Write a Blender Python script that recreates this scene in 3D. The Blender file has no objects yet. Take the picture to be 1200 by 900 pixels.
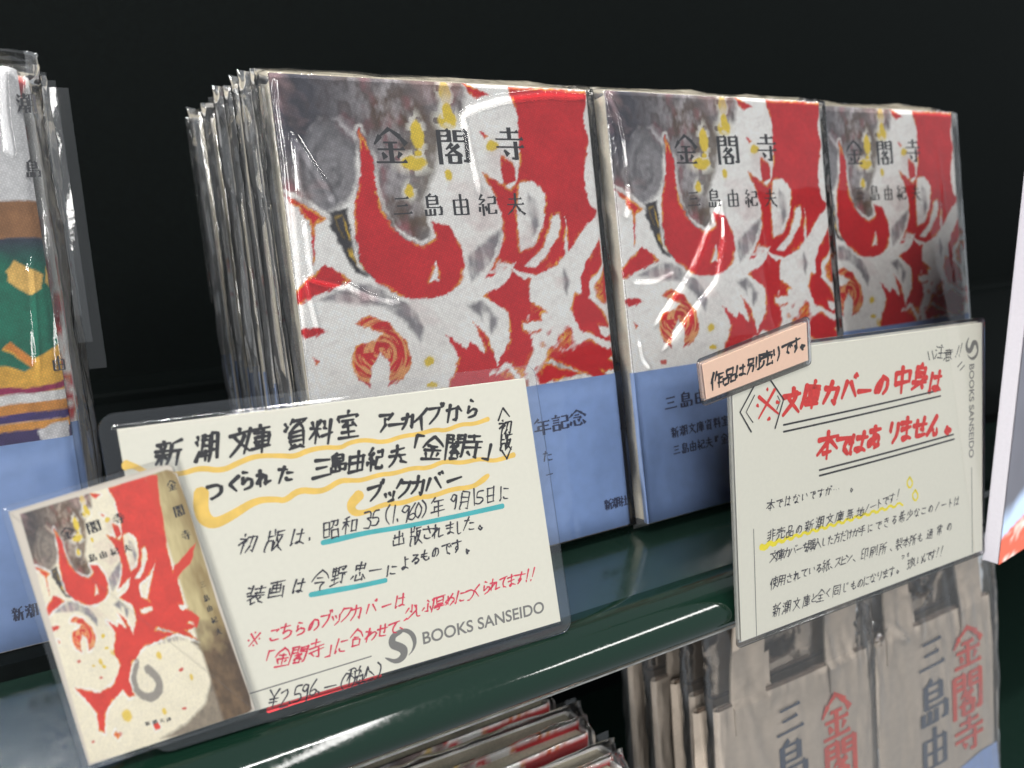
import bpy, math, random
import numpy as np
from mathutils import Matrix, Vector

sc = bpy.context.scene
C = sc.collection
R = math.radians
MM = 0.001

# ------------------------------------------------------------------ camera
F_PX = 936.0
PITCH = math.atan(255 / 936); YAW = R(29.7); LEAN = R(12.7)
ZOFF = 129.5                                   # camera height above the shelf top, mm
cam = bpy.data.cameras.new("camera"); camo = bpy.data.objects.new("camera", cam); C.objects.link(camo)
camo.location = (0, 0, ZOFF * MM)
camo.rotation_euler = (math.pi / 2 - PITCH, 0, -YAW)
cam.sensor_width = 36; cam.lens = 36 * F_PX / 1200
cam.clip_start = 0.005; cam.clip_end = 50
cam.dof.use_dof = True; cam.dof.focus_distance = 0.236; cam.dof.aperture_fstop = 13.0
sc.camera = camo

# ------------------------------------------------------------------ light
w = bpy.data.worlds.new("World"); sc.world = w; w.use_nodes = True
bg = w.node_tree.nodes["Background"]; bg.inputs[0].default_value = (0.86, 0.93, 1.0, 1); bg.inputs[1].default_value = 0.50
def lamp(name, loc, target, sx, sy, power, col=(1, 0.98, 0.95)):
    l = bpy.data.lights.new(name, 'AREA'); l.shape = 'RECTANGLE'; l.size = sx; l.size_y = sy
    l.energy = power; l.color = col
    o = bpy.data.objects.new(name, l); C.objects.link(o); o.location = loc
    d = Vector(target) - Vector(loc)
    o.rotation_euler = d.to_track_quat('-Z', 'Y').to_euler()
    return o
T0 = (0.12, 0.2, 0.0)
lamp("ceiling_tube", (-0.75, -0.55, 1.45), (-0.75, 0.1, 0.0), 2.4, 0.045, 34)        # rows of tubes along the shelf
lamp("overhead_panel", (-2.1, -2.2, 1.45), T0, 2.2, 0.14, 32)
lamp("overhead_panel", (-2.6, -3.9, 1.42), T0, 4.0, 0.14, 26)
for x in (-2.3, -1.15, 0.42):                                               # rows running away from the shelf
    lamp("overhead_panel", (x, -1.7, 1.42), (x, -1.7, 0.0), 0.12, 2.6, 22)
lamp("overhead_panel", (1.5, -0.9, 1.45), (0.3, 0.15, 0.0), 1.2, 0.15, 13)  # added fill lamp, brightens the warning card from the right
sc.view_settings.view_transform = 'Standard'; sc.view_settings.look = 'None'
sc.view_settings.exposure = 0.42; sc.view_settings.gamma = 1.0
sc.cycles.transparent_max_bounces = 48
sc.cycles.max_bounces = 10
sc.cycles.use_denoising = True
sc.cycles.caustics_reflective = False; sc.cycles.caustics_refractive = False

# ------------------------------------------------------------------ geometry of the view: photo point -> point on a real plane
FW = np.array([math.sin(YAW) * math.cos(PITCH), math.cos(YAW) * math.cos(PITCH), -math.sin(PITCH)])
RT = np.array([math.cos(YAW), -math.sin(YAW), 0.0]); UP = np.cross(RT, FW)
CAM = np.array([0, 0, ZOFF])
def ray(u, v): return FW + RT * (u - 600) / F_PX - UP * (v - 450) / F_PX
def onz(u, v, z):
    r = ray(u, v); return CAM + r * ((z - ZOFF) / r[2])
class Frame:                                   # a plane with its own x, y (mm) and outward normal
    def __init__(s, o, ex, ey):
        s.o = np.array(o, float); s.ex = np.array(ex, float) / np.linalg.norm(ex)
        ey = np.array(ey, float); ey = ey - s.ex * (ey @ s.ex); s.ey = ey / np.linalg.norm(ey)
        s.n = np.cross(s.ex, s.ey)
    def at(s, u, v):
        r = ray(u, v); t = ((s.o - CAM) @ s.n) / (r @ s.n); p = CAM + r * t - s.o
        return np.array([p @ s.ex, p @ s.ey])
    def mat(s):
        m = Matrix.Identity(4)
        for i, a in enumerate((s.ex, s.ey, s.n)):
            for k in range(3): m[k][i] = a[k]
        for k in range(3): m[k][3] = s.o[k] * MM
        return m

# ------------------------------------------------------------------ object helpers
def empty(name, frame, label, cat, group=None):
    o = bpy.data.objects.new(name, None); C.objects.link(o); o.empty_display_size = 0.02
    o.matrix_world = frame.mat()
    o["label"] = label; o["category"] = cat
    if group: o["group"] = group
    return o
def mesh(name, V, Fc, mat, parent=None, smooth=False, cols=None):
    me = bpy.data.meshes.new(name)
    V = np.asarray(V, float).reshape(-1, 3) * MM
    me.from_pydata(V.tolist(), [], [tuple(map(int, f)) for f in Fc])
    if cols is not None:
        a = me.color_attributes.new("Col", 'FLOAT_COLOR', 'POINT')
        c = np.ones((len(V), 4), np.float32); c[:, :3] = cols
        a.data.foreach_set("color", c.ravel())
    if smooth: me.polygons.foreach_set("use_smooth", [True] * len(me.polygons))
    me.materials.append(mat); me.update()
    o = bpy.data.objects.new(name, me); C.objects.link(o)
    if parent: o.parent = parent
    return o
class MB:                                      # collects shapes that become ONE mesh
    def __init__(s): s.V = []; s.F = []
    def add(s, V, F):
        b = len(s.V); s.V += [tuple(p) for p in V]; s.F += [tuple(i + b for i in f) for f in F]
    def box(s, x0, x1, y0, y1, z0, z1):
        s.add([(x0,y0,z0),(x1,y0,z0),(x1,y1,z0),(x0,y1,z0),(x0,y0,z1),(x1,y0,z1),(x1,y1,z1),(x0,y1,z1)],
              [(3,2,1,0),(4,5,6,7),(0,1,5,4),(1,2,6,5),(2,3,7,6),(3,0,4,7)])
    def build(s, name, mat, parent=None, smooth=False): return mesh(name, s.V, s.F, mat, parent, smooth)
def grid_faces(n, m, wrap=False):              # n columns, m rows, index = j*n+i
    i, j = np.meshgrid(np.arange(n if wrap else n - 1), np.arange(m - 1)); i = i.ravel(); j = j.ravel()
    i2 = (i + 1) % n
    return np.stack([j*n+i, j*n+i2, (j+1)*n+i2, (j+1)*n+i], 1)
def copy_tree(o, parent=None):
    c = o.copy(); C.objects.link(c)
    if parent: c.parent = parent
    for ch in list(o.children): copy_tree(ch, c)
    return c

# ------------------------------------------------------------------ noise
def vnoise(x, y, seed=0):
    x = np.asarray(x, float); y = np.asarray(y, float)
    xi = np.floor(x).astype(np.int64); yi = np.floor(y).astype(np.int64); xf = x - xi; yf = y - yi
    def h(a, b):
        n = (a * 374761393 + b * 668265263 + seed * 974634777) & 0xffffffff
        n = ((n ^ (n >> 13)) * 1274126177) & 0xffffffff
        return ((n ^ (n >> 16)) & 0xffff) / 65535.0
    u = xf*xf*xf*(xf*(xf*6-15)+10); v = yf*yf*yf*(yf*(yf*6-15)+10)
    return (h(xi,yi)*(1-u)+h(xi+1,yi)*u)*(1-v)+(h(xi,yi+1)*(1-u)+h(xi+1,yi+1)*u)*v
def fbm(x, y, seed=0, o=4):
    s = 0; a = 0.5; t = 0
    for k in range(o): s = s + a * vnoise(x, y, seed + k * 17); t += a; a *= 0.5; x = x * 2.03; y = y * 2.03
    return s / t - 0.5
def poly_sd(X, Y, P):                          # signed distance, negative inside
    P = np.asarray(P, float); d = np.full(X.shape, 1e9); ins = np.zeros(X.shape, bool); n = len(P)
    for k in range(n):
        ax, ay = P[k]; bx, by = P[(k + 1) % n]; ex, ey = bx - ax, by - ay
        t = np.clip(((X-ax)*ex+(Y-ay)*ey)/(ex*ex+ey*ey+1e-12), 0, 1)
        d = np.minimum(d, (X-ax-t*ex)**2+(Y-ay-t*ey)**2)
        if ay != by:
            c = ((ay > Y) != (by > Y)) & (X < (bx-ax)*(Y-ay)/(by-ay)+ax); ins ^= c
    d = np.sqrt(d); return np.where(ins, -d, d)
def line_d(X, Y, P):
    d = np.full(X.shape, 1e9); T = np.zeros(X.shape); n = len(P) - 1
    for k in range(n):
        ax, ay = P[k]; bx, by = P[k + 1]; ex, ey = bx - ax, by - ay
        t = np.clip(((X-ax)*ex+(Y-ay)*ey)/(ex*ex+ey*ey+1e-12), 0, 1)
        q = np.sqrt((X-ax-t*ex)**2+(Y-ay-t*ey)**2); m = q < d
        d = np.where(m, q, d); T = np.where(m, (k + t) / n, T)
    return d, T

# ------------------------------------------------------------------ materials
def srgb(r, g, b):
    f = lambda c: (c/255/12.92) if c <= 10 else ((c/255+0.055)/1.055)**2.4
    return (f(r), f(g), f(b))
def mat(name, col, rough=0.5, spec=0.5, bump=None, vary=0.0, scale=400, vcol=False, weave=0.0, ior=1.5, coat=0.0, rvar=0.0):
    m = bpy.data.materials.new(name); m.use_nodes = True; nt = m.node_tree; N = nt.nodes; L = nt.links
    b = N["Principled BSDF"]; b.inputs["Roughness"].default_value = rough
    b.inputs["Specular IOR Level"].default_value = spec; b.inputs["Coat Weight"].default_value = coat; b.inputs["IOR"].default_value = ior
    tc = N.new("ShaderNodeTexCoord")
    if vcol:
        a = N.new("ShaderNodeVertexColor"); a.layer_name = "Col"; src = a.outputs[0]
    else:
        a = N.new("ShaderNodeRGB"); a.outputs[0].default_value = (*col, 1); src = a.outputs[0]
    height = None
    if vary or bump or rvar:
        n = N.new("ShaderNodeTexNoise"); n.inputs["Scale"].default_value = scale; n.inputs["Detail"].default_value = 5
        L.new(tc.outputs["Object"], n.inputs["Vector"])
        if vary:
            mr = N.new("ShaderNodeMapRange"); mr.inputs[3].default_value = 1 - vary; mr.inputs[4].default_value = 1 + vary
            mr.inputs[1].default_value = 0.3; mr.inputs[2].default_value = 0.7
            L.new(n.outputs[0], mr.inputs[0])
            mx = N.new("ShaderNodeVectorMath"); mx.operation = 'SCALE'; L.new(src, mx.inputs[0]); L.new(mr.outputs[0], mx.inputs[3]); src = mx.outputs[0]
        if rvar:
            mr = N.new("ShaderNodeMapRange"); mr.inputs[3].default_value = max(rough - rvar, 0.02); mr.inputs[4].default_value = rough + rvar
            mr.inputs[1].default_value = 0.3; mr.inputs[2].default_value = 0.7
            L.new(n.outputs[0], mr.inputs[0]); L.new(mr.outputs[0], b.inputs["Roughness"])
        height = n.outputs[0]
    if weave:                                  # canvas weave: two crossing thread sets, pitch 0.85 mm
        sx = N.new("ShaderNodeSeparateXYZ"); wob = N.new("ShaderNodeTexNoise"); wob.inputs["Scale"].default_value = 500
        L.new(tc.outputs["Object"], wob.inputs["Vector"])
        av = N.new("ShaderNodeVectorMath"); av.operation = 'MULTIPLY_ADD'; av.inputs[1].default_value = (0.0005,)*3
        L.new(wob.outputs["Color"], av.inputs[0]); L.new(tc.outputs["Object"], av.inputs[2]); rt_ = N.new("ShaderNodeVectorRotate"); rt_.rotation_type = "Z_AXIS"; rt_.inputs["Angle"].default_value = R(28); L.new(av.outputs[0], rt_.inputs["Vector"]); L.new(rt_.outputs[0], sx.inputs[0])
        def mth(op, a_, b_=None):
            q = N.new("ShaderNodeMath"); q.operation = op
            for i, z in enumerate((a_, b_)):
                if z is None: continue
                if isinstance(z, (int, float)): q.inputs[i].default_value = z
                else: L.new(z, q.inputs[i])
            return q.outputs[0]
        k = 2 * math.pi / 0.00085
        ax = mth('SINE', mth('MULTIPLY', sx.outputs[0], k)); ay = mth('SINE', mth('MULTIPLY', sx.outputs[1], k))
        wv = mth('ADD', mth('MULTIPLY', mth('MULTIPLY', ax, ay), 0.5), mth('MULTIPLY', mth('ADD', ax, ay), 0.25))
        sh = mth('ADD', mth('MULTIPLY', wv, weave), 1.0 - weave * 0.25)
        mx = N.new("ShaderNodeVectorMath"); mx.operation = 'SCALE'; L.new(src, mx.inputs[0]); L.new(sh, mx.inputs[3]); src = mx.outputs[0]
        bp = N.new("ShaderNodeBump"); bp.inputs["Strength"].default_value = 0.6; bp.inputs["Distance"].default_value = 0.0001
        L.new(wv, bp.inputs["Height"]); L.new(bp.outputs[0], b.inputs["Normal"])
    elif bump:
        bp = N.new("ShaderNodeBump"); bp.inputs["Strength"].default_value = 1.0; bp.inputs["Distance"].default_value = bump * MM
        L.new(height, bp.inputs["Height"]); L.new(bp.outputs[0], b.inputs["Normal"])
    L.new(src, b.inputs["Base Color"])
    return m
def film_mat(name, rough=0.05, haze=0.03, bump=0.0, scale=150, gain=1.0, tint=(1, 1, 1), hz=(0.8, 0.82, 0.85)):
    m = bpy.data.materials.new(name); m.use_nodes = True; nt = m.node_tree; N = nt.nodes; L = nt.links
    N.remove(N["Principled BSDF"]); out = N["Material Output"]
    tr = N.new("ShaderNodeBsdfTransparent"); tr.inputs[0].default_value = (*tint, 1)
    gl = N.new("ShaderNodeBsdfGlossy"); gl.inputs["Roughness"].default_value = rough
    df = N.new("ShaderNodeBsdfDiffuse"); df.inputs[0].default_value = (*hz, 1)
    fr = N.new("ShaderNodeFresnel"); fr.inputs[0].default_value = 1.5
    mu = N.new("ShaderNodeMath"); mu.operation = 'MULTIPLY'; mu.inputs[1].default_value = gain; mu.use_clamp = True; L.new(fr.outputs[0], mu.inputs[0])
    m1 = N.new("ShaderNodeMixShader"); m1.inputs[0].default_value = haze; L.new(tr.outputs[0], m1.inputs[1]); L.new(df.outputs[0], m1.inputs[2])
    m2 = N.new("ShaderNodeMixShader"); L.new(mu.outputs[0], m2.inputs[0]); L.new(m1.outputs[0], m2.inputs[1]); L.new(gl.outputs[0], m2.inputs[2])
    if bump:
        tc = N.new("ShaderNodeTexCoord"); n = N.new("ShaderNodeTexNoise"); n.inputs["Scale"].default_value = scale; n.inputs["Detail"].default_value = 3
        L.new(tc.outputs["Object"], n.inputs["Vector"])
        bp = N.new("ShaderNodeBump"); bp.inputs["Distance"].default_value = bump * MM; L.new(n.outputs[0], bp.inputs["Height"])
        L.new(bp.outputs[0], gl.inputs["Normal"]); L.new(bp.outputs[0], fr.inputs["Normal"])
    L.new(m2.outputs[0], out.inputs[0])
    return m
M = dict(
    shelf=mat("shelf_green_paint", (0.008, 0.020, 0.015), 0.17, 0.5, bump=0.006, scale=260, rvar=0.06, ior=2.25),
    lip=mat("lip_green_paint", (0.0028, 0.0120, 0.0072), 0.085, 0.42, bump=0.010, scale=800, rvar=0.04, ior=1.5),
    lipedge=mat("lit_lip_edge", (0.20, 0.20, 0.19), 0.35, 0.5, vary=0.3, scale=300),  # pale strip: light catching the lip's bottom edge, put into the colour
    back=mat("back_panel_black", (0.0015, 0.0024, 0.0023), 0.7, 0.05, bump=0.02, vary=0.25, scale=600),
    black=mat("black_riser_liner", (0.002, 0.003, 0.003), 0.7, 0.06, vary=0.2, scale=300),
    cloth=mat("printed_canvas", (1, 1, 1), 0.75, 0.25, vcol=True, weave=0.2),
    print=mat("glossy_print", (1, 1, 1), 0.45, 0.4, vcol=True),
    obi=mat("blue_band_paper", srgb(136, 164, 216), 0.55, 0.35, vary=0.06, scale=220, bump=0.02),
    page=mat("cream_page_edges", srgb(222, 212, 190), 0.8, 0.2, vary=0.12, scale=1500),
    card=mat("cream_card", srgb(226, 223, 208), 0.6, 0.3, vary=0.015, scale=700),
    pink=mat("peach_card", srgb(245, 205, 180), 0.6, 0.3, vary=0.015, scale=700),
    black_ink=mat("black_marker", (0.018, 0.017, 0.02), 0.5, 0.3, vary=0.3, scale=900),
    pen_ink=mat("dark_pen", (0.035, 0.033, 0.045), 0.5, 0.3, vary=0.3, scale=900),
    print_ink=mat("printed_black", (0.03, 0.03, 0.035), 0.6, 0.3),
    obi_ink=mat("printed_navy", (0.035, 0.045, 0.10), 0.6, 0.3),
    red_ink=mat("red_marker", srgb(214, 50, 45), 0.5, 0.3, vary=0.15, scale=700),
    redpen=mat("red_pen", srgb(212, 60, 85), 0.5, 0.3, vary=0.15, scale=700),
    redline=mat("red_underline", srgb(200, 62, 66), 0.5, 0.3, vary=0.1, scale=700),
    ochre=mat("ochre_marker", srgb(236, 196, 96), 0.5, 0.3, vary=0.10, scale=260),
    teal=mat("teal_marker", srgb(72, 176, 180), 0.5, 0.3, vary=0.10, scale=260),
    yellow=mat("yellow_marker", srgb(240, 222, 48), 0.5, 0.3, vary=0.08, scale=260),
    grey=mat("grey_print", (0.19, 0.185, 0.175), 0.6, 0.3),
    film=film_mat("clear_bag_film", 0.045, 0.006, 0.03, 160, 1.05),
    film_side=film_mat("creased_bag_film", 0.08, 0.055, 0.14, 150, 1.8),
    laminate=film_mat("laminate_film", 0.05, 0.008, 0.030, 95, 0.85),
    lam_edge=film_mat("laminate_margin", 0.06, 0.006, 0.04, 160, 1.0, hz=(0.6, 0.68, 0.85)),
    flap=film_mat("loose_film_flap", 0.07, 0.014, 0.16, 90, 1.5),
    tote_film=film_mat("hazy_bag_film", 0.07, 0.04, 0.12, 120, 1.3, hz=(0.8, 0.76, 0.72)),
    canvas=mat("beige_canvas", srgb(186, 172, 157), 0.85, 0.2, vary=0.06, scale=240, weave=0.16),
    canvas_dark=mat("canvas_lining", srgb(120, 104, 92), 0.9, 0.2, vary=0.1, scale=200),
    bag_red=mat("red_screen_print", srgb(208, 70, 56), 0.8, 0.2, vary=0.1, scale=400),
    bag_navy=mat("navy_screen_print", srgb(52, 66, 88), 0.8, 0.2, vary=0.12, scale=400),
    white_pg=mat("white_page_block", srgb(196, 192, 198), 0.75, 0.2, vary=0.03, scale=900),
)
# ------------------------------------------------------------------ a hand-drawn stroke alphabet (00-99 square, y down)
G = {}
for _l in """
一 08508848
三 22208018 28507248 10829080
二 20257825 08808880
新 28042813 06164816 17221934 40223634 05365236 28382896 08565056 27601086 31605078 88066218 621861554895 62449644 80458098
潮 08101822 03341444 04922064 25166016 42044226 28282864 28285828 58285864 28455845 28645864 22785878 42664298 660866606094 66089208 920892909084 67358935 67609060
文 50045018 08249224 722460501094 262240509294
庫 52035214 14168816 161614500498 30309030 38423868 38428442 84428468 38558455 38688468 26829282 60246098
資 08121620 08301624 44023216 36109010 90108218 601650243040 60168040 26482688 26487448 74487488 26607460 26747474 26887488 40882298 60888098
料 10101828 44083826 05364836 27042796 25400678 30424866 60145826 58366846 54649658 80048098
室 50035012 12161230 12168816 88168228 24327632 50343048 30487046 64407652 50525090 24707670 08928892
島 46042814 28142860 28147414 74147446 28307430 28467446 28609060 906090788890 88907690 18701892 18925892 38683892 58685892
由 18281890 18288228 82288290 18908290 18588258 50045090
紀 26061226 12263828 382814481446 28482896 12601078 40584674 56189018 90188846 56468846 56465488 548890889074
夫 18288228 08529252 5004505030780696 52527080 70809496
金 500422240644 500478249444 32404040 40406840 14588858 50405088 26683280 76686880 08929292
閣 08080898 08084008 40084036 08224022 08364036 58089208 920892928090 58085836 58229222 58369236 46442858 445864486648 664828742876 405470767476 36743696 36746674 66746696 36966696
寺 22148014 50025034 06349434 06569456 684268906890 68905488 30664078
初 26042814 08244624 462408560856 28442898 28443858 44383250 50189018 901888848490 84907284 68186260 62604894
版 16061660 165604961696 16303830 42044230 16544454 44544496 56149010 56145460 54604494 60348434 843470704896 60407078 70789696
昭 10141082 10144014 40144082 10484048 10824082 50149014 901486407036 68145840 58404448 54565496 54568856 88569296 54929292
和 44061616 06324832 28122896 26360668 30384458 60286086 60289028 90289086 60829082
年 32040826 26228822 28462870 28468246 06709470 54225498
月 28082864 286416962896 28087808 78087894 78946890 28347834 28587858
日 26102690 26107410 74107490 26487448 26907490
出 50045090 20202044 20448044 80208044 12601290 12908890 88608890
装 22042244 06102220 04442232 34169416 64046440 44408840 08529452 50445052 48521078 30683096 30965488 52527078 70789494 76586470
画 08109210 24242460 24247424 74247460 24427442 24607460 50105060 08360888 08889288 92369288
今 500422260450 500476269648 36406440 26607060 706054765898
野 10081048 10084408 44084448 10284428 10484448 27082790 08684668 04924886 50108810 881068286828 64207230 52409240 924084508452 72407292 729260886088
忠 50025040 22122234 22127812 78127834 22347834 14620680 30583086 308634907086 70867072 50545868 76609080
合 500422260448 500476269648 32466846 26622696 26627462 74627496 26947494
少 50045050 505044464446 28201248 70208848 84502886 28860896
厚 12109210 161014600496 34223454 34227622 76227654 34387638 34547654 30647464 746456745674 567456944490 22789278
税 44040812 06284428 26122698 24340664 28364254 56046418 88047618 56265652 56268826 88268852 56528852 645460804698 76547690 769094909476
込 08101822 064022402240 224020702070 04882078 207840904090 94905090 52124860 52123272 54127044 70449470
注 10082020 04361444 06922262 56046614 36269226 64266490 42568856 34929492
意 50025010 16128412 32163624 68166222 06269426 26342664 26347434 74347464 26487448 26647464 16740890 32723490 34906492 64926882 48705478 78729084
中 16241662 16248424 84248462 16628462 50045098
身 50023812 26142666 26147214 72147290 72906286 26307230 26467246 08689468 90501094
本 08309230 50045098 48320874 52329474 30767076
非 38063870 387026840690 08203820 08423842 06663862 62066296 62209220 62429242 62649464
売 50025024 12148814 24287628 10401058 10409040 90408456 345834801096 60546090 60909090 90909478
品 30083044 30087008 70087044 30447044 08560894 08564056 40564094 08944094 58565894 58569256 92569294 58949294
無 24040830 22148814 30183062 50185062 70187062 12409040 06629462 16740892 36744090 58746290 78749292
地 06304230 24082472 04804470 44469034 903488649064 88648060 68046870 522052845288 528892889270
購 10081058 10083608 36083658 10243624 10403640 10583658 18600496 30604082 46169416 58046034 78047834 46349634 50465098 50469046 90469092 50649064 70347080 44789678
入 38085008 50084840 48400894 50309494
方 50025018 06229422 40223850 38501096 42448044 804474907490 74905886
手 74062814 16328232 06549454 52105290 52904086
希 26046820 70042422 08369236 48220874 30563088 30567456 74567486 74866882 52445298
使 261004541052 20322098 34169416 42284256 42288828 88288856 42568856 640464606460 64603696 46629696
用 201020640896 20108210 82108294 82947090 22368236 22608260 50105094
紙 26061226 12263828 382814481446 28482896 12601078 40584674 84085818 56145690 56907482 56449244 721476607660 766090909478
印 36061416 14161484 14484048 10844284 56145698 56149014 90149074 90748070
刷 10105210 52105232 10325232 101010600496 16501680 16504850 48504878 32343298 66166668 88048892 88927888
所 06104410 122612600496 12264226 42264250 12504250 88065818 581858564696 58429642 78427898
製 18041018 08205020 06345234 28042850 62086236 880488468846 88467844 70585864 06589458 48500878 30703096 30965488 54609694
通 10102022 06422442 244220702070 04882078 207840909492 42108010 80106420 46264678 46268426 842684788478 46428442 46588458 64266480
常 50025018 28063216 72066616 12201236 12208820 88208434 32343250 32346834 68346850 32506850 20602088 20608060 80608084 50505098
全 500422240444 500478249644 26447444 26667266 50445090 10929092
同 12101298 12108810 881090927888 32307030 32483278 32486848 68486878 32786878
珍 08144014 10444044 24142480 04864278 660446204846 660484249640 74304846 78464866 86624498
作 280412400458 22322298 50043848 44249624 62246298 64469046 64709270
別 10101040 10104810 48104840 10404840 264018700498 18565056 505644903686 66146668 88048892 88927888
記 26043012 06205020 12344434 12484448 12621296 12624462 44624496 12924492 58169016 90169048 58489048 58485888 588890889068
念 500224220440 500276229640 36306030 28447044 704458585858 14660886 306034906492 64927280 50566068 78649084
社 26043214 06264426 442606620660 26482698 28524666 52409240 72087290 46909690
記 26043012 06205020 12344434 12484448 12621296 12624462 44624496 12924492 58169016 90169048 58489048 58485888 588890889068
ア 12168816 881662446244 48324860 48602090
ー 10509246
カ 12308430 843076907690 76906282 460840561292
イ 820850401058 54385496
ブ 10247824 782464602296 80048818 94009812
か 08366630 663060886088 60884480 34101092 76249454
ら 34085818 28342468 24685450 545080608072 807272883294
つ 083458288440 844084704092 40922892
く 700828482848 28487494
れ 26062696 06304430 443010760876 087654306234 623462866286 62869478
た 08265026 34061294 56448844 548060929290
「 38107210 38103860
」 62306290 62902890
『 34107410 34103460 48227422 48224860
』 66306690 66902690 54405478
〈 10805010 50109080
〉 10205090 50909020
ッ 20442866 46405260 80446884 68843896
ク 34081250 34208420 842070602096
バ 30241084 58269084 76068614 88009808
は 18081490 14902280 40309030 68086880 688052904082 408264769292
に 18081490 14902478 46248824 447046828684
さ 16308430 440870567056 26642884 288454907690
ま 14248424 20488048 50065084 508434922882 288250768892
し 3208347446906886
。 48583872 387252865286 528666726672 66724858
、 30705690
. 447448824886
よ 50085084 508432922480 248050748692 52328432
る 20147014 701418641864 186458428460 846070845294 529440826478
も 460842744274 427460928680 86808464 16327032 14546854
の 542040802274 227424445218 521882328646 864688706090
で 10249218 702254465476 547674927492 74408052 88349648
す 06249424 580658745874 587644764260 426060586074 607440984098
※ 20208080 80202080 50145016 50845086 14501650 84508650
こ 24247824 78246632 206824868688
ち 12248224 440630603060 306062468862 886278883494
わ 26062696 06304430 443010760876 087662349050 905082766292
せ 06409434 700870647064 70645860 301430823082 308244908888
て 10209014 701846505280 52808292
ぶ 40085620 483050605884 58843684 20560880 72569084 82088818 92049612
め 28164280 640838601884 186012605030 503086408670 86706094
あ 16228222 460648806480 643830721684 168412624844 484480528080 80805494
り 261026503640 740874565094
ん 540810901090 109040565488 548874867060
な 08265026 34061260 70129030 624062806280 628044923480 348058768892
が 08366030 603058885888 58884480 34101092 70289250 78088820 90029814
ノ 78082094
ト 36063696 38407862
を 14207420 440630503050 305068446688 86424692 46928692
だ 08265026 32061294 50448044 508058928490 72088020 86029414
け 18081490 14902474 40309030 700870605496
き 20187812 16368030 400670567056 266430867692
ス 18187818 781860501092 56569090
ピ 22102284 228484848484 24507838 80088814 88148018 80188008
ン 14203436 88302090
い 182022762276 22763470 72248850
と 34084248 803230603060 306030848884
じ 3208347446906886 60147026 76088620
( 7004443044686696
) 3004563056683496
! 60045066 44824688
… 20502252 50505252 80508252
¥ 20085046 80085046 50465096 26527452 26707270
2 28246010 601072302890 28907888
1 54085092
3 281468126844 684446444644 464474645890 58902686
5 701036103246 324868487270 727058902686
6 620834503480 348056907270 727058543666
9 682444123038 303850546824 682460925696
0 5010344034725290 529068706840 68405010
必 40105024 30303082 30824290 42907088 70887270 76141290 14400864 84409464
""".split("\n"):
    if not _l.strip(): continue
    _k, _s = _l[0], _l[1:].split()
    G[_k] = _s
def strokes(ch):
    for t in G.get(ch, []):
        yield [(int(t[j:j+2]) - 50, 50 - int(t[j+2:j+4])) for j in range(0, len(t), 4)]
def chaikin(P, it=2):
    for _ in range(it):
        if len(P) < 3: return P
        Q = [P[0]]
        for a, b in zip(P, P[1:]):
            Q += [(a[0]*.75+b[0]*.25, a[1]*.75+b[1]*.25), (a[0]*.25+b[0]*.75, a[1]*.25+b[1]*.75)]
        P = Q + [P[-1]]
    return P
_zc = [0]
def ribbon(mb, P, W, z, cap=True, t=0.0):
    """flat ribbon of width W (number or list) along P in the plane z, with round ends"""
    P = [np.array(p, float) for p in P]; n = len(P)
    if n < 2: return
    if not hasattr(W, '__len__'): W = [W] * n
    _zc[0] = (_zc[0] + 1) % 9; z = z + _zc[0] * 0.004
    L, Rr = [], []
    for i in range(n):
        d = P[min(i+1, n-1)] - P[max(i-1, 0)]; l = np.linalg.norm(d)
        d = d / l if l > 1e-9 else np.array([1., 0.])
        nn = np.array([-d[1], d[0]]) * W[i] / 2
        L.append(P[i] + nn); Rr.append(P[i] - nn)
    V = [(*p, z) for p in L] + [(*p, z) for p in Rr]
    F = [(i, n+i, n+i+1, i+1) for i in range(n-1)]
    if cap:
        for e, (i, s) in enumerate(((0, -1), (n-1, 1))):
            d = P[min(i+1, n-1)] - P[max(i-1, 0)]; l = np.linalg.norm(d); d = d / l if l > 1e-9 else np.array([1., 0.])
            nn = np.array([-d[1], d[0]]); b = len(V); r = W[i] / 2
            for k in range(5):
                a = math.pi * k / 4
                V.append((*(P[i] + nn * r * math.cos(a) + d * s * r * math.sin(a) * 0.8), z))
            F.append(tuple(range(b+4, b-1, -1)) if s > 0 else tuple(range(b, b+5)))
    mb.add(V, F)
rng = random.Random(7)
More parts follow.
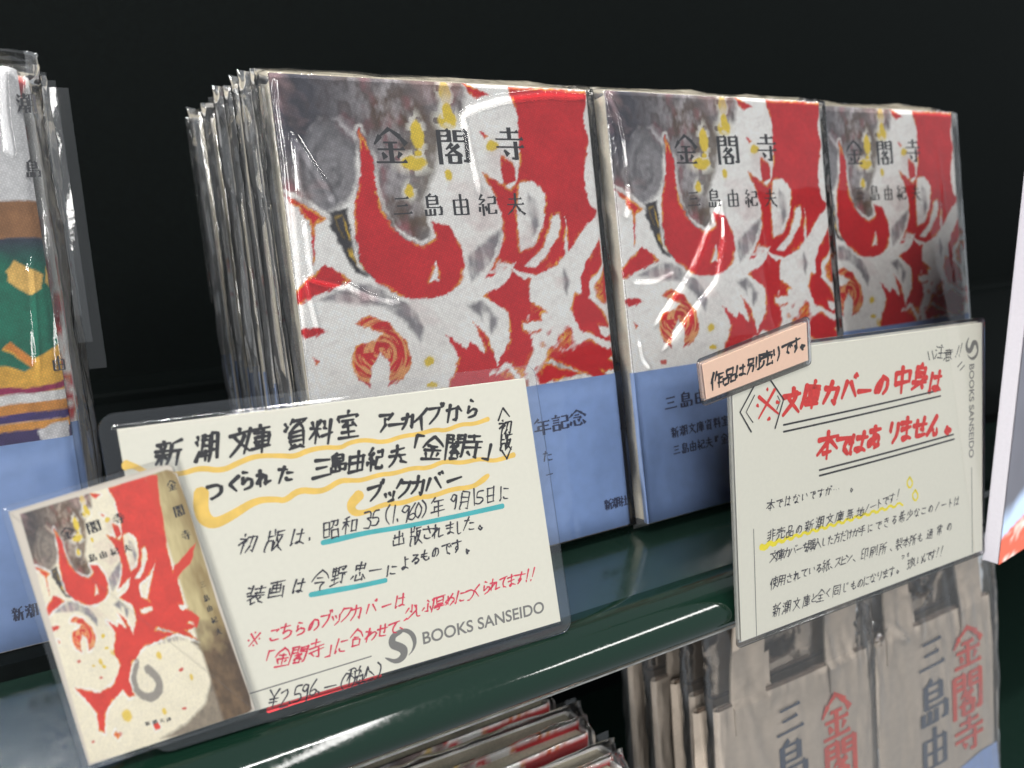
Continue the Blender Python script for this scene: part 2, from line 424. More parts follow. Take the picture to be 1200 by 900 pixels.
def hand(mb, fr, text, anchors, size, pen, z=0.05, slant=0.2, jit=1.0, rot=None, xs=1.0):
    """handwriting: glyph centres run through anchors [(index, u, v), ...]; size in photo pixels -> mm on the plane"""
    A = [(i, fr.at(u, v)) for i, u, v in anchors]
    uv0 = anchors[0]
    k = np.linalg.norm(fr.at(uv0[1], uv0[2] + 10) - fr.at(uv0[1], uv0[2])) / 10
    S = size * k
    for i, ch in enumerate(text):
        if ch == ' ': continue
        for (i0, p0), (i1, p1) in zip(A, A[1:]):
            if i <= i1 or i1 == A[-1][0]: break
        c = p0 + (p1 - p0) * ((i - i0) / max(i1 - i0, 1))
        if rot is None:
            d = A[-1][1] - A[0][1]; th = math.atan2(d[1], d[0]) if abs(d[0]) > abs(d[1]) else 0.0
        else: th = rot
        th += rng.uniform(-.10, .10) * jit
        sx = xs * S * rng.uniform(.82, 1.04); sy = S * rng.uniform(.9, 1.12)
        small = 0.85 if ('ぁ' <= ch <= 'ー') else 1.0
        if ch in 'ッっ': small = 0.8
        for st in strokes(ch):
            jx = rng.uniform(-2.5, 2.5) * jit; jy = rng.uniform(-3, 3) * jit
            P = chaikin([(x + jx + rng.uniform(-4, 4) * jit, y + jy + rng.uniform(-4, 4) * jit) for x, y in st], 2)
            Q = []
            for x, y in P:
                x = (x / 100 + slant * y / 100) * sx * small; y = y / 100 * sy * small
                Q.append((c[0] + x * math.cos(th) - y * math.sin(th), c[1] + x * math.sin(th) + y * math.cos(th)))
            n = len(Q); w0 = rng.uniform(.9, 1.12)
            Wd = [pen * w0 * (1.18 - 0.55 * (i_ / (n - 1)) ** 1.5) for i_ in range(n)]
            ribbon(mb, Q, Wd, z)
def mincho(mb, ch, c, sx, sy, wv=0.13, wh=0.045, z=0.05, th=0.0):
    """printed serif type: thick uprights, thin level strokes with a small triangular tick"""
    def T(x, y): return (c[0] + x * math.cos(th) - y * math.sin(th), c[1] + x * math.sin(th) + y * math.cos(th))
    S = min(sx, sy)
    for st in strokes(ch):
        for a, b in zip(st, st[1:]):
            ax, ay, bx, by = a[0]/100*sx, a[1]/100*sy, b[0]/100*sx, b[1]/100*sy
            dx, dy = bx-ax, by-ay; l = math.hypot(dx, dy)
            if l < 1e-6: continue
            s = abs(dy) / l
            w = (wh + (wv - wh) * min(1, s * 1.25)) * S
            diag = 0.25 < s < 0.93
            w1 = w * (0.35 if diag and dx < 0 else 1.25 if diag else 1.0); w0 = w * (1.1 if diag and dx < 0 else 0.5 if diag else 1.0)
            e = 0.02 * S
            ribbon(mb, [T(ax - dx/l*e, ay - dy/l*e), T((ax+bx)/2, (ay+by)/2), T(bx + dx/l*e, by + dy/l*e)], [w0, (w0+w1)/2, w1], z, cap=False)
            if s < 0.2 and l > 0.28 * S and dx > 0:
                _zc[0] = (_zc[0] + 1) % 9; zz = z + _zc[0] * 0.004
                mb.add([(*T(bx - .14*S, by), zz), (*T(bx + .02*S, by), zz), (*T(bx - .03*S, by + .085*S), zz)], [(0, 1, 2)])
def printed(mb, fr, text, anchors, w_px, h_px, **k):
    A = [(i, fr.at(u, v)) for i, u, v in anchors]; uv0 = anchors[0]
    ky = np.linalg.norm(fr.at(uv0[1], uv0[2] + 10) - fr.at(uv0[1], uv0[2])) / 10
    kx = np.linalg.norm(fr.at(uv0[1] + 10, uv0[2]) - fr.at(uv0[1], uv0[2])) / 10
    for i, ch in enumerate(text):
        if ch == ' ': continue
        for (i0, p0), (i1, p1) in zip(A, A[1:]):
            if i <= i1 or i1 == A[-1][0]: break
        c = p0 + (p1 - p0) * ((i - i0) / max(i1 - i0, 1))
        mincho(mb, ch, c, w_px * kx, h_px * ky, **k)
def latin(text, size, mat, parent, c, ang, z, name, bold=0.012, xs=1.0):
    """printed capital letters from the built-in font, laid on the card"""
    cu = bpy.data.curves.new("type", 'FONT'); cu.body = text; cu.size = 1.0; cu.offset = bold
    to = bpy.data.objects.new("type", cu); C.objects.link(to)
    dg = bpy.context.evaluated_depsgraph_get(); me = bpy.data.meshes.new_from_object(to.evaluated_get(dg))
    V = np.array([v.co[:] for v in me.vertices]); F = [tuple(p.vertices) for p in me.polygons]
    bpy.data.objects.remove(to); bpy.data.curves.remove(cu); bpy.data.meshes.remove(me)
    x0, x1 = V[:, 0].min(), V[:, 0].max()
    L = size; k = L / (x1 - x0)                     # size = length of the line in mm
    X = (V[:, 0] - x0) * k; Y = V[:, 1] * k * xs
    W = np.stack([c[0] + X*math.cos(ang) - Y*math.sin(ang), c[1] + X*math.sin(ang) + Y*math.cos(ang), np.full(len(X), z)], 1)
    return mesh(name, W, F, mat, parent)

# ------------------------------------------------------------------ the shelf (setting)
NY, NZ, NA, NB = 175.7, -9.0, 15.0, 9.0            # centre and half axes of the rounded nose (mm)
X0, X1 = -500.0, 1500.0
def sweep(name, prof, mat_, smooth=True, closed=False, xs=None):
    xs = xs or [X0, X1]; n = len(prof)
    V = [(x, y, z) for x in xs for y, z in prof]; F = []
    for k in range(len(xs) - 1):
        for i in range(n if closed else n - 1):
            j = (i + 1) % n; F.append((k*n+i, k*n+j, (k+1)*n+j, (k+1)*n+i))
    o = mesh(name, V, F, mat_, None, smooth); return o
def structure(o): o["kind"] = "structure"; return o
board = structure(sweep("shelf", [(NY, 0.0), (520, 0.0), (520, -18.0), (NY + 6, -18.0)], M["shelf"], smooth=False))
nose = [(NY + NA*math.cos(a), NZ + NB*math.sin(a)) for a in [R(90 + t) for t in np.linspace(0, 182, 40)]]
nose = [(NY, 0.0)] + nose[1:]
lip = sweep("rounded_lip", nose + [(NY + 5, -18.2)], M["lip"]); lip.parent = board
ta = R(90 + 131)
py, pz = NY + NA*math.cos(ta), NZ + NB*math.sin(ta)
edge = sweep("lip_edge", [(py - .35, pz + .25), (py - .45, pz - .35), (py + 1.2, pz - .9), (py + 1.6, pz - .4)], M["lipedge"], False, True); edge.parent = board
structure(sweep("back_panel", [(506, -420), (506, 700)], M["back"], False))
ledge = sweep("back_ledge", [(470, 0.05), (470, 9), (472, 10.5), (505, 10.5)], M["back"], False); ledge["kind"] = "structure"
MBr = MB(); MBr.box(-480, 1400, 222, 504, 0.02, 4.7)  # riser under the books, carried back as an added liner darkening the shelf
rs = MBr.build("riser_and_liner", M["black"]); rs["kind"] = "structure"
structure(sweep("lower_shelf", [(150, -330), (520, -330), (520, -345), (150, -345)], M["shelf"], False, True))

# ------------------------------------------------------------------ cover artwork: a free swirl of red, white, grey and yellow
BW, BH, BD = 110.0, 154.0, 11.0                     # front width, height, depth of a book
bu = np.array([0, math.sin(LEAN), math.cos(LEAN)])
def book_frame(x_left, y_bottom, z=4.78):           # origin = lower left corner of the front cover
    return Frame((x_left, y_bottom, z), (1, 0, 0), bu)
FB1 = book_frame(59.5, 209.0); FB2 = book_frame(174.3, 206.0); FB3 = book_frame(283.5, 218.0); FB0 = book_frame(-112.0, 228.7)
def Z1(*p): return [FB1.at(300 + x/2.857, 70 + y/2.857) for x, y in p]
def Z2(*p): return [FB1.at(300 + x/2.609, 330 + y/2.609) for x, y in p]
# homography of the small picture's front cover -> book coordinates
def homog(src, dst):
    A = []
    for (x, y), (X, Y) in zip(src, dst):
        A.append([x, y, 1, 0, 0, 0, -X*x, -X*y, -X]); A.append([0, 0, 0, x, y, 1, -Y*x, -Y*y, -Y])
    return np.linalg.svd(np.array(A, float))[2][-1].reshape(3, 3)
def happly(H, x, y):
    w_ = H[2, 0]*x + H[2, 1]*y + H[2, 2]
    return (H[0, 0]*x + H[0, 1]*y + H[0, 2])/w_, (H[1, 0]*x + H[1, 1]*y + H[1, 2])/w_
H8 = homog([(55, 155), (425, 45), (655, 765), (262, 885)], [(0, BH), (BW, BH), (BW, 0), (0, 0)])
def Z8(*p): return [happly(H8, x, y) for x, y in p]
RED = [
 Z1((345,225),(368,262),(392,325),(398,420),(420,505),(455,565),(505,605),(560,625),(600,592),(588,540),(640,552),(682,612),(702,680),(690,742),(640,785),(560,802),(480,790),(410,750),(358,690),(330,600),(325,500),(345,400),(352,300)),
 Z1((838,88),(1116,108),(1098,190),(1118,270),(1098,380),(1111,480),(1144,505),(1134,535),(1101,560),(1050,640),(1000,692),(930,722),(915,760),(918,805),(965,832),(1000,882),(1040,880),(1062,800),(1098,690),(1136,620),(1152,590),(1160,700),(1135,850),(1160,930))
   + Z2((1111,150),(1106,210),(1050,262),(1116,330),(980,272),(900,242),(850,270),(780,330),(720,400),(640,420),(630,300),(620,232),(578,160),(640,200),(692,252),(702,205),(660,120),(715,170),(738,262),(775,180),(772,95),(722,62),(690,42))
   + Z1((750,795),(832,752),(872,680),(765,738),(805,660),(832,590),(818,500),(758,378),(800,402),(852,430),(872,400),(884,330),(882,250),(872,180),(850,120)),
 Z1((818,322),(862,342),(872,400),(830,422)), Z1((690,78),(722,85),(775,122),(742,132),(710,110)), Z1((745,235),(775,258),(760,268)),
 Z1((130,772),(228,688),(322,738),(232,782),(138,826)), Z1((88,445),(160,485),(240,535),(205,548),(200,640),(185,690),(192,600),(178,545)),
 Z2((130,145),(190,140),(216,150),(150,178)), Z2((170,232),(190,245),(180,255)),
 Z2((300,130),(340,98),(412,128),(462,188),(476,250),(452,300),(402,318),(412,250),(382,222),(350,262),(350,322),(312,302),(288,250),(302,200),(362,180),(382,160),(332,140)),
 Z8((345,470),(392,510),(402,482),(470,500),(520,505),(420,545),(386,590),(378,640),(396,690),(380,696),(360,672),(332,700),(310,740),(306,800),(290,792),(284,740),(250,700),(216,664),(290,680),(332,655),(352,600),(330,560)),
 Z8((338,790),(352,800),(346,815),(334,802)), Z8((448,770),(462,765),(470,782),(455,790)),
]
RED += [Z8((500,420),(545,440),(580,455),(578,470),(545,470),(575,485),(550,500),(505,480),(480,450)),
        Z8((560,240),(575,262),(540,310),(520,350),(540,420),(500,420),(500,330),(520,280))]
HOLE = [Z1((882,412),(930,402),(965,450),(960,560),(930,622),(885,642),(880,560),(870,480)), Z1((992,520),(1014,520),(1010,592),(972,660),(940,692),(900,690),(962,632)),
        Z1((600,672),(608,735),(580,740),(592,710)), Z2((818,125),(892,118),(895,140),(850,152),(820,148))]
GREY = [Z2((180,60),(300,0),(400,14),(470,70),(512,140),(502,185),(450,112),(380,72),(280,62)), Z1((700,662),(832,560),(802,660),(722,742)),
        Z1((1030,700),(1048,742),(1040,785),(1026,745)), Z1((710,822),(760,810),(812,868),(790,915),(750,860)), Z1((912,448),(940,470),(946,560),(925,592),(915,520))]
DARK = [Z1((238,520),(300,500),(338,640),(422,742),(335,712),(270,602))]
MOTT = Z1((-40,20),(700,62),(700,172),(612,240),(602,360),(560,480),(592,560),(572,622),(482,612),(420,522),(400,380),(332,330),(342,440),(242,522),(150,482),(80,440),(-60,430))
LOWG = Z2((860,262),(930,236),(1080,285),(1100,320),(800,330))
YEL = [Z1((535,250),(16,36)), Z1((528,348),(34,22)), Z1((640,200),(26,26)), Z1((790,290),(18,16)), Z1((640,390),(11,14)), Z1((514,440),(12,22)), Z1((538,312),(10,10)), Z1((630,108),(16,30))]
YELLOW = [(535,250,16,38),(528,345,36,20),(640,200,28,24),(790,290,18,16),(640,390,11,14),(514,440,13,20),(540,312,9,9),(632,112,16,30),(640,175,14,30)]
YELL2 = [(533,242,14,10),(541,315,15,8),(180,240,0,0),(690,320,12,12),(490,420,12,10)]
YELL8 = [(372,748,15,18),(330,560,8,9),(294,588,6,10),(465,570,7,11),(562,634,5,9),(272,600,4,4),(482,735,7,9)]
REDDOT8 = [(230,588,5,4),(294,637,5,4),(530,610,7,5),(540,726,7,4),(274,824,5,5),(350,800,8,6)]
def lerp(a, b, t): return a + (b - a) * np.clip(t, 0, 1)[..., None]
def artwork(X, Y, warm=0.0):
    X = np.asarray(X, float); Y = np.asarray(Y, float)
    wx = X + 1.6*fbm(X/9, Y/9, 3, 3) + 0.8*fbm(X/2.0, Y/2.0, 5, 3) + 0.5*fbm(X/0.7, Y/0.7, 6, 2); wy = Y + 1.6*fbm(X/9, Y/9, 9, 3) + 0.8*fbm(X/2.0, Y/2.0, 11, 3) + 0.5*fbm(X/0.7, Y/0.7, 12, 2)
    s = lambda *c: np.array(srgb(*c))
    white = s(243, 240, 236) if warm == 0 else s(236, 226, 200)
    col = np.broadcast_to(white, X.shape + (3,)).copy()
    streak = fbm(X/9 + 0.25*Y, Y/2.2 - X/5, 21, 4)
    col = lerp(col, np.broadcast_to(s(196, 190, 190), col.shape), np.clip(streak*2.2, 0, 1)*(0.35 if warm == 0 else 0.15))
    # mottled grey-brown corner
    d = poly_sd(wx, wy, MOTT); m = np.clip(0.5 - d/2.2, 0, 1)
    n1 = fbm(X/11, Y/9, 31, 5); n2 = fbm(X/7 + 40, Y/10, 37, 5); n3 = fbm(X/3, Y/5, 41, 4)
    mc = lerp(np.broadcast_to(s(118, 112, 114), col.shape), np.broadcast_to(s(92, 72, 60), col.shape), 0.5 + n1*3.0)
    mc = lerp(mc, np.broadcast_to(s(150, 92, 98), col.shape), np.clip(n2*5 - 0.35, 0, 1)*0.8)
    mc = lerp(mc, np.broadcast_to(s(178, 172, 174), col.shape), np.clip(n3*4, 0, 1)*0.7)
    dk = np.clip((34 - X)/30, 0, 1)*np.clip((Y - 118)/20, 0, 1)
    mc = lerp(mc, np.broadcast_to(s(62, 62, 72), col.shape), np.clip(dk*(1.0 + n3), 0, 0.95))
    kh = np.clip(1 - np.abs(X - 48 - (154 - Y)*0.12)/14, 0, 1)*np.clip(1 - np.abs(Y - 112)/32, 0, 1)
    mc = lerp(mc, np.broadcast_to(s(158, 148, 124), col.shape), kh*0.9)
    ox, oy = FB1.at(300 + 258/2.857, 70 + 375/2.857)   # a pale whorl in the corner
    rr = np.hypot((X-ox)/9.5, (Y-oy)/15); an = np.arctan2((Y-oy)/15, (X-ox)/9.5)
    ring = np.clip(1.05 - rr, 0, 1)*3
    mc = lerp(mc, np.broadcast_to(s(140, 138, 142), col.shape), np.clip(ring, 0, 0.8))
    mc = lerp(mc, np.broadcast_to(s(96, 94, 98), col.shape), np.clip(ring, 0, 1)*np.clip(np.sin(an*1 + rr*9 + n3*4), 0, 1)*0.75)
    mc = lerp(mc, np.broadcast_to(s(205, 200, 202), col.shape), np.clip(1 - np.abs(rr + 0.35*n3 - 1.08)/0.12, 0, 1)*np.clip(0.5 + 3*n2, 0, 1)*0.8)
    mc = mc * (1 + 0.5*fbm(X/1.6, Y/1.6, 51, 3))[..., None]
    if warm: mc = mc*np.array([1.05, .90, .70])
    col = lerp(col, mc, m)
    d2 = poly_sd(wx, wy, LOWG)
    col = lerp(col, np.broadcast_to(s(150, 142, 138), col.shape), np.clip(0.6 - d2/1.5, 0, 1)*(0.5 + fbm(X/2, Y/5, 61, 3)*2))
    for P in GREY:
        d = poly_sd(wx, wy, P); col = lerp(col, np.broadcast_to(s(138, 134, 138), col.shape)*(1 + 0.7*fbm(X/2, Y/5, 71, 3))[..., None], np.clip(0.6 - d/1.4, 0, 1)*np.clip(0.75 + 1.8*fbm(X/2.5, Y/6, 77, 3), 0, 1))
    for P in DARK:
        d = poly_sd(wx, wy, P); col = lerp(col, np.broadcast_to(s(58, 56, 60), col.shape)*(1 + 0.8*fbm(X/2, Y/4, 73, 3))[..., None], np.clip(0.6 - d/0.8, 0, 1))
        col = lerp(col, np.broadcast_to(s(220, 180, 60), col.shape), np.clip(1 - np.abs(d + 1.6)/0.5, 0, 1)*np.clip(vnoise(X/3, Y/3, 5)*2 - 0.7, 0, 1))
    for lst, org, sc_ in ((YELLOW, (300, 70), 2.857), (YELL2, (300, 330), 2.609)):
        for x, y, a, b in lst:
            if a == 0: continue
            cx, cy = FB1.at(org[0] + x/sc_, org[1] + y/sc_); a = a/sc_*0.36; b = b/sc_*0.34
            r = np.hypot((wx-cx)/a, (wy-cy)/b)
            col = lerp(col, np.broadcast_to(s(236, 232, 220), col.shape), np.clip(1.9 - r, 0, 1)*0.9*(vnoise(X/2, Y/2, 8) > .35))
            col = lerp(col, np.broadcast_to(s(226, 196, 66), col.shape), np.clip((1.1 - r)*4, 0, 1))
    for lst, c in ((YELL8, s(226, 192, 60)), (REDDOT8, s(200, 60, 46))):
        for x, y, a, b in lst:
            cx, cy = happly(H8, x, y); r = np.hypot((wx-cx)/(a*.3), (wy-cy)/(b*.22))
            col = lerp(col, np.broadcast_to(c, col.shape), np.clip((1.1 - r)*3, 0, 1)*0.9)
    pk = np.clip(fbm(X/16 + 0.3*Y/16, Y/10, 131, 4)*4 - 0.35, 0, 1)*np.clip((Y - 62)/25, 0, 1)
    col = lerp(col, np.broadcast_to(s(196, 160, 160), col.shape), pk*0.5)
    # lower whorl: grey comma and brown corner
    d, t = line_d(wx, wy, chaikin(Z8((402,590),(388,640),(404,682),(440,697),(468,672),(465,636),(436,614)), 3))
    col = lerp(col, np.broadcast_to(s(150, 143, 134), col.shape), np.clip((2.4 + 1.2*t - d)/0.9, 0, 1))
    d = poly_sd(wx, wy, Z8((560,530),(605,570),(622,640),(602,710),(545,770),(470,812),(600,800),(700,780),(690,560),(600,500)))
    col = lerp(col, np.broadcast_to(s(118, 104, 88), col.shape)*(1 + 0.9*fbm(X/4, Y/4, 81, 4))[..., None], np.clip(0.5 - d/2.5, 0, 1)*0.9)
    hol = np.full(X.shape, 1e9)
    for P in HOLE: hol = np.minimum(hol, poly_sd(wx, wy, P))
    red = np.full(X.shape, 1e9)
    for P in RED: red = np.minimum(red, poly_sd(wx, wy, P))
    if warm: red = np.minimum(red, poly_sd(wx, wy, Z8((345,62),(432,42),(462,110),(478,190),(500,300),(520,430),(470,470),(430,400),(455,300),(440,210),(400,170),(372,110))))
    red = np.maximum(red, -hol)
    # white flame tongues licking into the red, along the flow of a warped noise
    ux = X + 9*fbm(X/22, Y/22, 120, 2); uy = Y + 9*fbm(X/22, Y/22, 121, 2)
    vein = np.abs(fbm(ux/17, uy/26, 122, 3)); side = (warm == 0)*np.clip((X - 58)/18, 0, 1)*np.clip((112 - Y)/22, 0, 1)
    red = np.maximum(red, np.where(side > 0.05, (0.040*side - vein)*24, -9))
    br = fbm((X + 0.7*Y)/3.5, (Y - 0.7*X)/0.9, 111, 3)      # dry-brush feathering along the edges
    red = red + 0.9*br*np.clip(1.2 - np.abs(red)/2.5, 0, 1)
    col = lerp(col, np.broadcast_to(s(240, 236, 232), col.shape), np.clip(1 - np.abs(red - 0.9)/0.9, 0, 1)*np.clip(vnoise(X/5, Y/5, 14)*2.2 - .3, 0, 1))
    rc = np.broadcast_to(s(200, 34, 42) if warm == 0 else s(214, 58, 44), col.shape)*(1 + 0.28*fbm(X/10, Y/7, 91, 4) + 0.12*fbm(X/1.2, Y/1.2, 92, 2))[..., None]
    fr_ = np.clip(1 - np.abs(red + 0.35)/0.6, 0, 1)*np.clip(vnoise(X/5, Y/5, 15)*2.6 - 1.0, 0, 1)*np.clip(0.9 + 3*fbm(X/1.2, Y/1.2, 16, 2), 0, 1)
    rc = lerp(rc, np.broadcast_to(s(232, 176, 72), col.shape), fr_)
    # brushed streaks in the small spiral
    sx_, sy_ = FB1.at(300 + 380/2.609, 330 + 215/2.609)
    q = np.hypot(X - sx_, Y - sy_); sp = np.clip(1 - q/14, 0, 1); an_ = np.arctan2(Y-sy_, X-sx_); st = 3.2*fbm(q*1.1 + an_*0.8, an_*1.3 + 9, 95, 3) + 0.25
    rc = lerp(rc, np.broadcast_to(s(232, 170, 110), col.shape), (sp > 0)*np.clip(st*2 - 0.6, 0, 1)*0.85)
    col = lerp(col, rc, np.clip(0.5 - red/0.5, 0, 1))
    col = col*(1 + 0.22*fbm(X/0.8, Y/0.8, 101, 2) + 0.12*fbm(X/14, Y/14, 103, 3))[..., None]
    return np.clip(col, 0.005, 0.9)
# ------------------------------------------------------------------ books
RS = 3.2                                            # radius of the rounded spine edge
def cover_profile(nf, curve_n=10):
    """front face -> rounded right edge (spine) -> back face; gives x, z, unrolled length"""
    P = [(x, 0.0) for x in np.linspace(0, BW - RS, nf)]
    P += [(BW - RS + RS*math.sin(a), -RS + RS*math.cos(a)) for a in np.linspace(0, math.pi/2, curve_n)[1:]]
    P += [(BW, z) for z in np.linspace(-RS, -BD + RS, 4)[1:]]
    P += [(BW - RS + RS*math.cos(a), -BD + RS - RS*math.sin(a)) for a in np.linspace(0, math.pi/2, 6)[1:]]
    P += [(x, -BD) for x in np.linspace(BW - RS, 0, 4)[1:]]
    P = np.array(P); L = np.concatenate([[0], np.cumsum(np.hypot(*np.diff(P, axis=0).T))])
    return P, L
def wrap_mesh(name, mat_, parent, nf, ny, y0, y1, off, th, colf=None, wav=0.0):
    P, L = cover_profile(nf); n = len(P)
    Nn = np.gradient(P, axis=0); Nn = np.stack([-Nn[:, 1], Nn[:, 0]], 1); Nn /= np.linalg.norm(Nn, axis=1)[:, None] + 1e-9
    if Nn[0, 1] < 0: Nn = -Nn
    ys = np.linspace(y0, y1, ny); PX = np.tile(P[:, 0], ny); PZ = np.tile(P[:, 1], ny); Y = np.repeat(ys, n)
    NX = np.tile(Nn[:, 0], ny); NZ_ = np.tile(Nn[:, 1], ny)
    wob = wav * fbm(np.tile(L, ny)/40, Y/40, 5, 3)
    O = np.stack([PX + NX*(off + wob), Y, PZ + NZ_*(off + wob)], 1)
    I = np.stack([PX + NX*(off + wob - th), Y, PZ + NZ_*(off + wob - th)], 1)
    V = np.concatenate([O, I]); k = n*ny; F = grid_faces(n, ny); F2 = F[:, ::-1] + k
    E = []
    for i in range(n-1):
        E.append((i, i+1, k+i+1, k+i)[::-1]); a = (ny-1)*n; E.append((a+i, a+i+1, k+a+i+1, k+a+i))
    for j in range(ny-1):
        E.append((j*n, (j+1)*n, k+(j+1)*n, k+j*n)[::-1]); b = n-1; E.append((j*n+b, (j+1)*n+b, k+(j+1)*n+b, k+j*n+b))
    cols = None
    if colf is not None:
        c = colf(np.tile(L, ny), Y); cols = np.concatenate([c, c])
    return mesh(name, V, np.concatenate([F, F2, np.array(E)]).tolist(), mat_, parent, True, cols)
def pages(parent):
    b = MB(); b.box(0.8, BW - 2.5, 0.9, BH - 0.9, -BD + 1.0, -1.05)
    return b.build("page_block", M["page"], parent)
def film_bag(parent, nf, ny, seed, creases=(), fr=None, wig=1.0, left=2.2, right=2.5, top=6.0, low=2.2, w_=None, h_=None, d_=None, face=1.0, name="film_bag", mt="film", mside="film_side", neat=False):
    """clear bag: tight front sheet with creases, crumpled sides, pinched top and bottom seams"""
    bw, bh, bd = w_ or BW, h_ or BH, d_ or BD
    xs_f = np.linspace(-left*0.4, bw + right*0.4, nf); ns = 12; nb = 16
    sec = [(x, 1.0, 0) for x in xs_f]
    sec += [(bw + right*0.4 + right*0.6*math.sin(math.pi*t), 1 - t, 1) for t in np.linspace(0, 1, ns+2)[1:-1]]
    sec += [(x, 0.0, 2) for x in np.linspace(bw + right*0.4, -left*0.4, nb)]
    sec += [(-left*0.4 - left*0.6*math.sin(math.pi*t), t, 1) for t in np.linspace(0, 1, ns+2)[1:-1]]
    sec = np.array(sec); n = len(sec)
    ys = np.linspace(-low, bh + top, ny)
    X = np.tile(sec[:, 0], ny); T = np.tile(sec[:, 1], ny); K = np.tile(sec[:, 2], ny); Y = np.repeat(ys, n)
    zf, zb = 0.75, -bd - 0.6
    pin = np.clip((Y - bh - 0.3)/(top - 0.3), 0, 1)**0.8; pinb = np.clip((-0.2 - Y)/(low - 0.2), 0, 1)**0.8
    q = np.clip(np.maximum(pin, pinb), 0, 0.97); mid = (zf + zb)/2
    z1 = zf + (mid - zf)*q; z0 = zb + (mid - zb)*q
    Z = z0 + (z1 - z0)*T
    # tension folds on the faces, crumple on the narrow sides
    edge = np.clip(1 - np.minimum(np.abs(X), np.abs(bw - X))/14, 0, 1) + np.clip(1 - np.abs(bh - Y)/12, 0, 1)
    fold = fbm(X/18 + 0.15*Y/18, Y/55, seed, 3)*0.9 + fbm(X/5, Y/30, seed+1, 3)*0.55*edge
    fold = np.abs(fold)
    Z = Z + np.where(K == 0, np.clip(fold, 0, 2)*1.3*face, 0)
    side = (K == 1)
    cr = fbm(T*2.2 + seed, Y/26, seed+3, 3)*1.7 + fbm(T*5, Y/5.0, seed+4, 3)*0.7*(0.25 + np.clip((Y - bh*0.55)/(bh*0.45), 0, 1))
    sgn = np.where(X > bw/2, 1, -1)
    X = X + np.where(side, sgn*cr*1.1*wig, 0) + np.where(pin > 0, fbm(X/9, Y/3, seed+6, 3)*1.2*wig, 0)
    Y2 = Y + np.where(pin > 0.5, fbm(X/14, X/14, seed+7, 3)*3.0*wig, 0)
    Z = Z + np.where(pin > 0, fbm(X/6, Y/3, seed+8, 3)*2.4*wig*pin*(1-pin*0.3), 0)
    for pts, amp, wd in creases:                    # raised creases where the film is folded over
        P = [fr.at(u, v) for u, v in pts]
        d, t = line_d(X, Y, P)
        Z = Z + np.where(K == 0, amp*np.exp(-(d/wd)**2)*np.clip(np.minimum(t, 1-t)*8 + 0.15, 0, 1), 0)
    V = np.stack([X, Y2, Z], 1)
    F = grid_faces(n, ny, True)
    Kf = (K[F[:, 0]] == 1) | (K[F[:, 1]] == 1)
    o = mesh(name, V, F.tolist(), M[mt], parent, True)
    o.data.materials.append(M[mside])
    o.data.polygons.foreach_set("material_index", Kf.astype(np.int32).tolist()); o.data.update()
    return o
def bag_flap(parent, seed, x0=-4.5, x1=BW + 5.0, y0=92.0, y1=BH + 3.0, z=-BD - 1.4):
    nx, ny = 60, 60
    X, Y = np.meshgrid(np.linspace(x0, x1, nx), np.linspace(y0, y1, ny)); X = X.ravel(); Y = Y.ravel()
    Z = z + 0.8*fbm(X/12, Y/60, seed, 3) + np.clip(fbm(X/4, Y/30, seed+2, 3), 0, 1)*0.6
    return mesh("bag_flap", np.stack([X, Y, Z], 1), grid_faces(nx, ny).tolist(), M["flap"], parent, True)
def title(parent, fr):
    mb = MB()
    for ch, u, v in (("金", 457.5, 171.5), ("閣", 531, 171.5), ("寺", 597.5, 170.0)):
        mincho(mb, ch, FB1.at(u, v), 11.4, 11.4, 0.135, 0.05, 0.13)
    mb.build("printed_title", M["print_ink"], parent); mb = MB()
    for ch, u, v in (("三", 471.5, 241.5), ("島", 506.5, 240.5), ("由", 540, 240.5), ("紀", 571, 240), ("夫", 604, 239)):
        mincho(mb, ch, FB1.at(u, v), 7.4, 7.4, 0.12, 0.05, 0.13)
    return mb.build("printed_author", M["print_ink"], parent)
def band_text(parent):
    z = 0.14
    for fr, tx, an, wp, hp, k in ((FB1, "年記念", [(0, 635, 500), (2, 676, 490)], 22, 20, dict(wv=.18, wh=.08)),
        (FB1, "た", [(0, 641, 534), (1, 650, 532)], 12, 13, dict(wh=.09)), (FB1, "ー", [(0, 643, 556), (1, 650, 555)], 9, 10, dict(wh=.1)),
        (FB1, "新潮社", [(0, 712, 591), (2, 730, 586.5)], 10, 13, dict(wv=.17, wh=.10)),
        (FB2, "三島由紀夫", [(0, 785, 472), (4, 853, 457)], 17, 19, dict(wv=.17, wh=.075)),
        (FB2, "新潮文庫資料室", [(0, 790, 506.5), (6, 848.6, 493)], 9.5, 13, dict(wv=.16, wh=.10)),
        (FB2, "三島由紀夫『金閣寺", [(0, 792, 527), (6, 848, 514)], 9.5, 13, dict(wv=.16, wh=.10))):
        mb = MB(); printed(mb, fr, tx, an, wp, hp, z=z + 0.30, **k); mb.build("printed_line", M["obi_ink"], parent)
def art_unrolled(L, Y): return artwork(L*BW/(BW + 0.0), Y)
def band_folds(parent):
    for z0, z1 in ((-1.7, 0.34), (-BD - 0.34, -BD + 1.5)):   # the blue band turned in round both cover edges
        b = MB(); b.box(-0.42, -0.16, 0.25, 55.0, z0, z1); b.build("band_fold", M["obi"], parent)
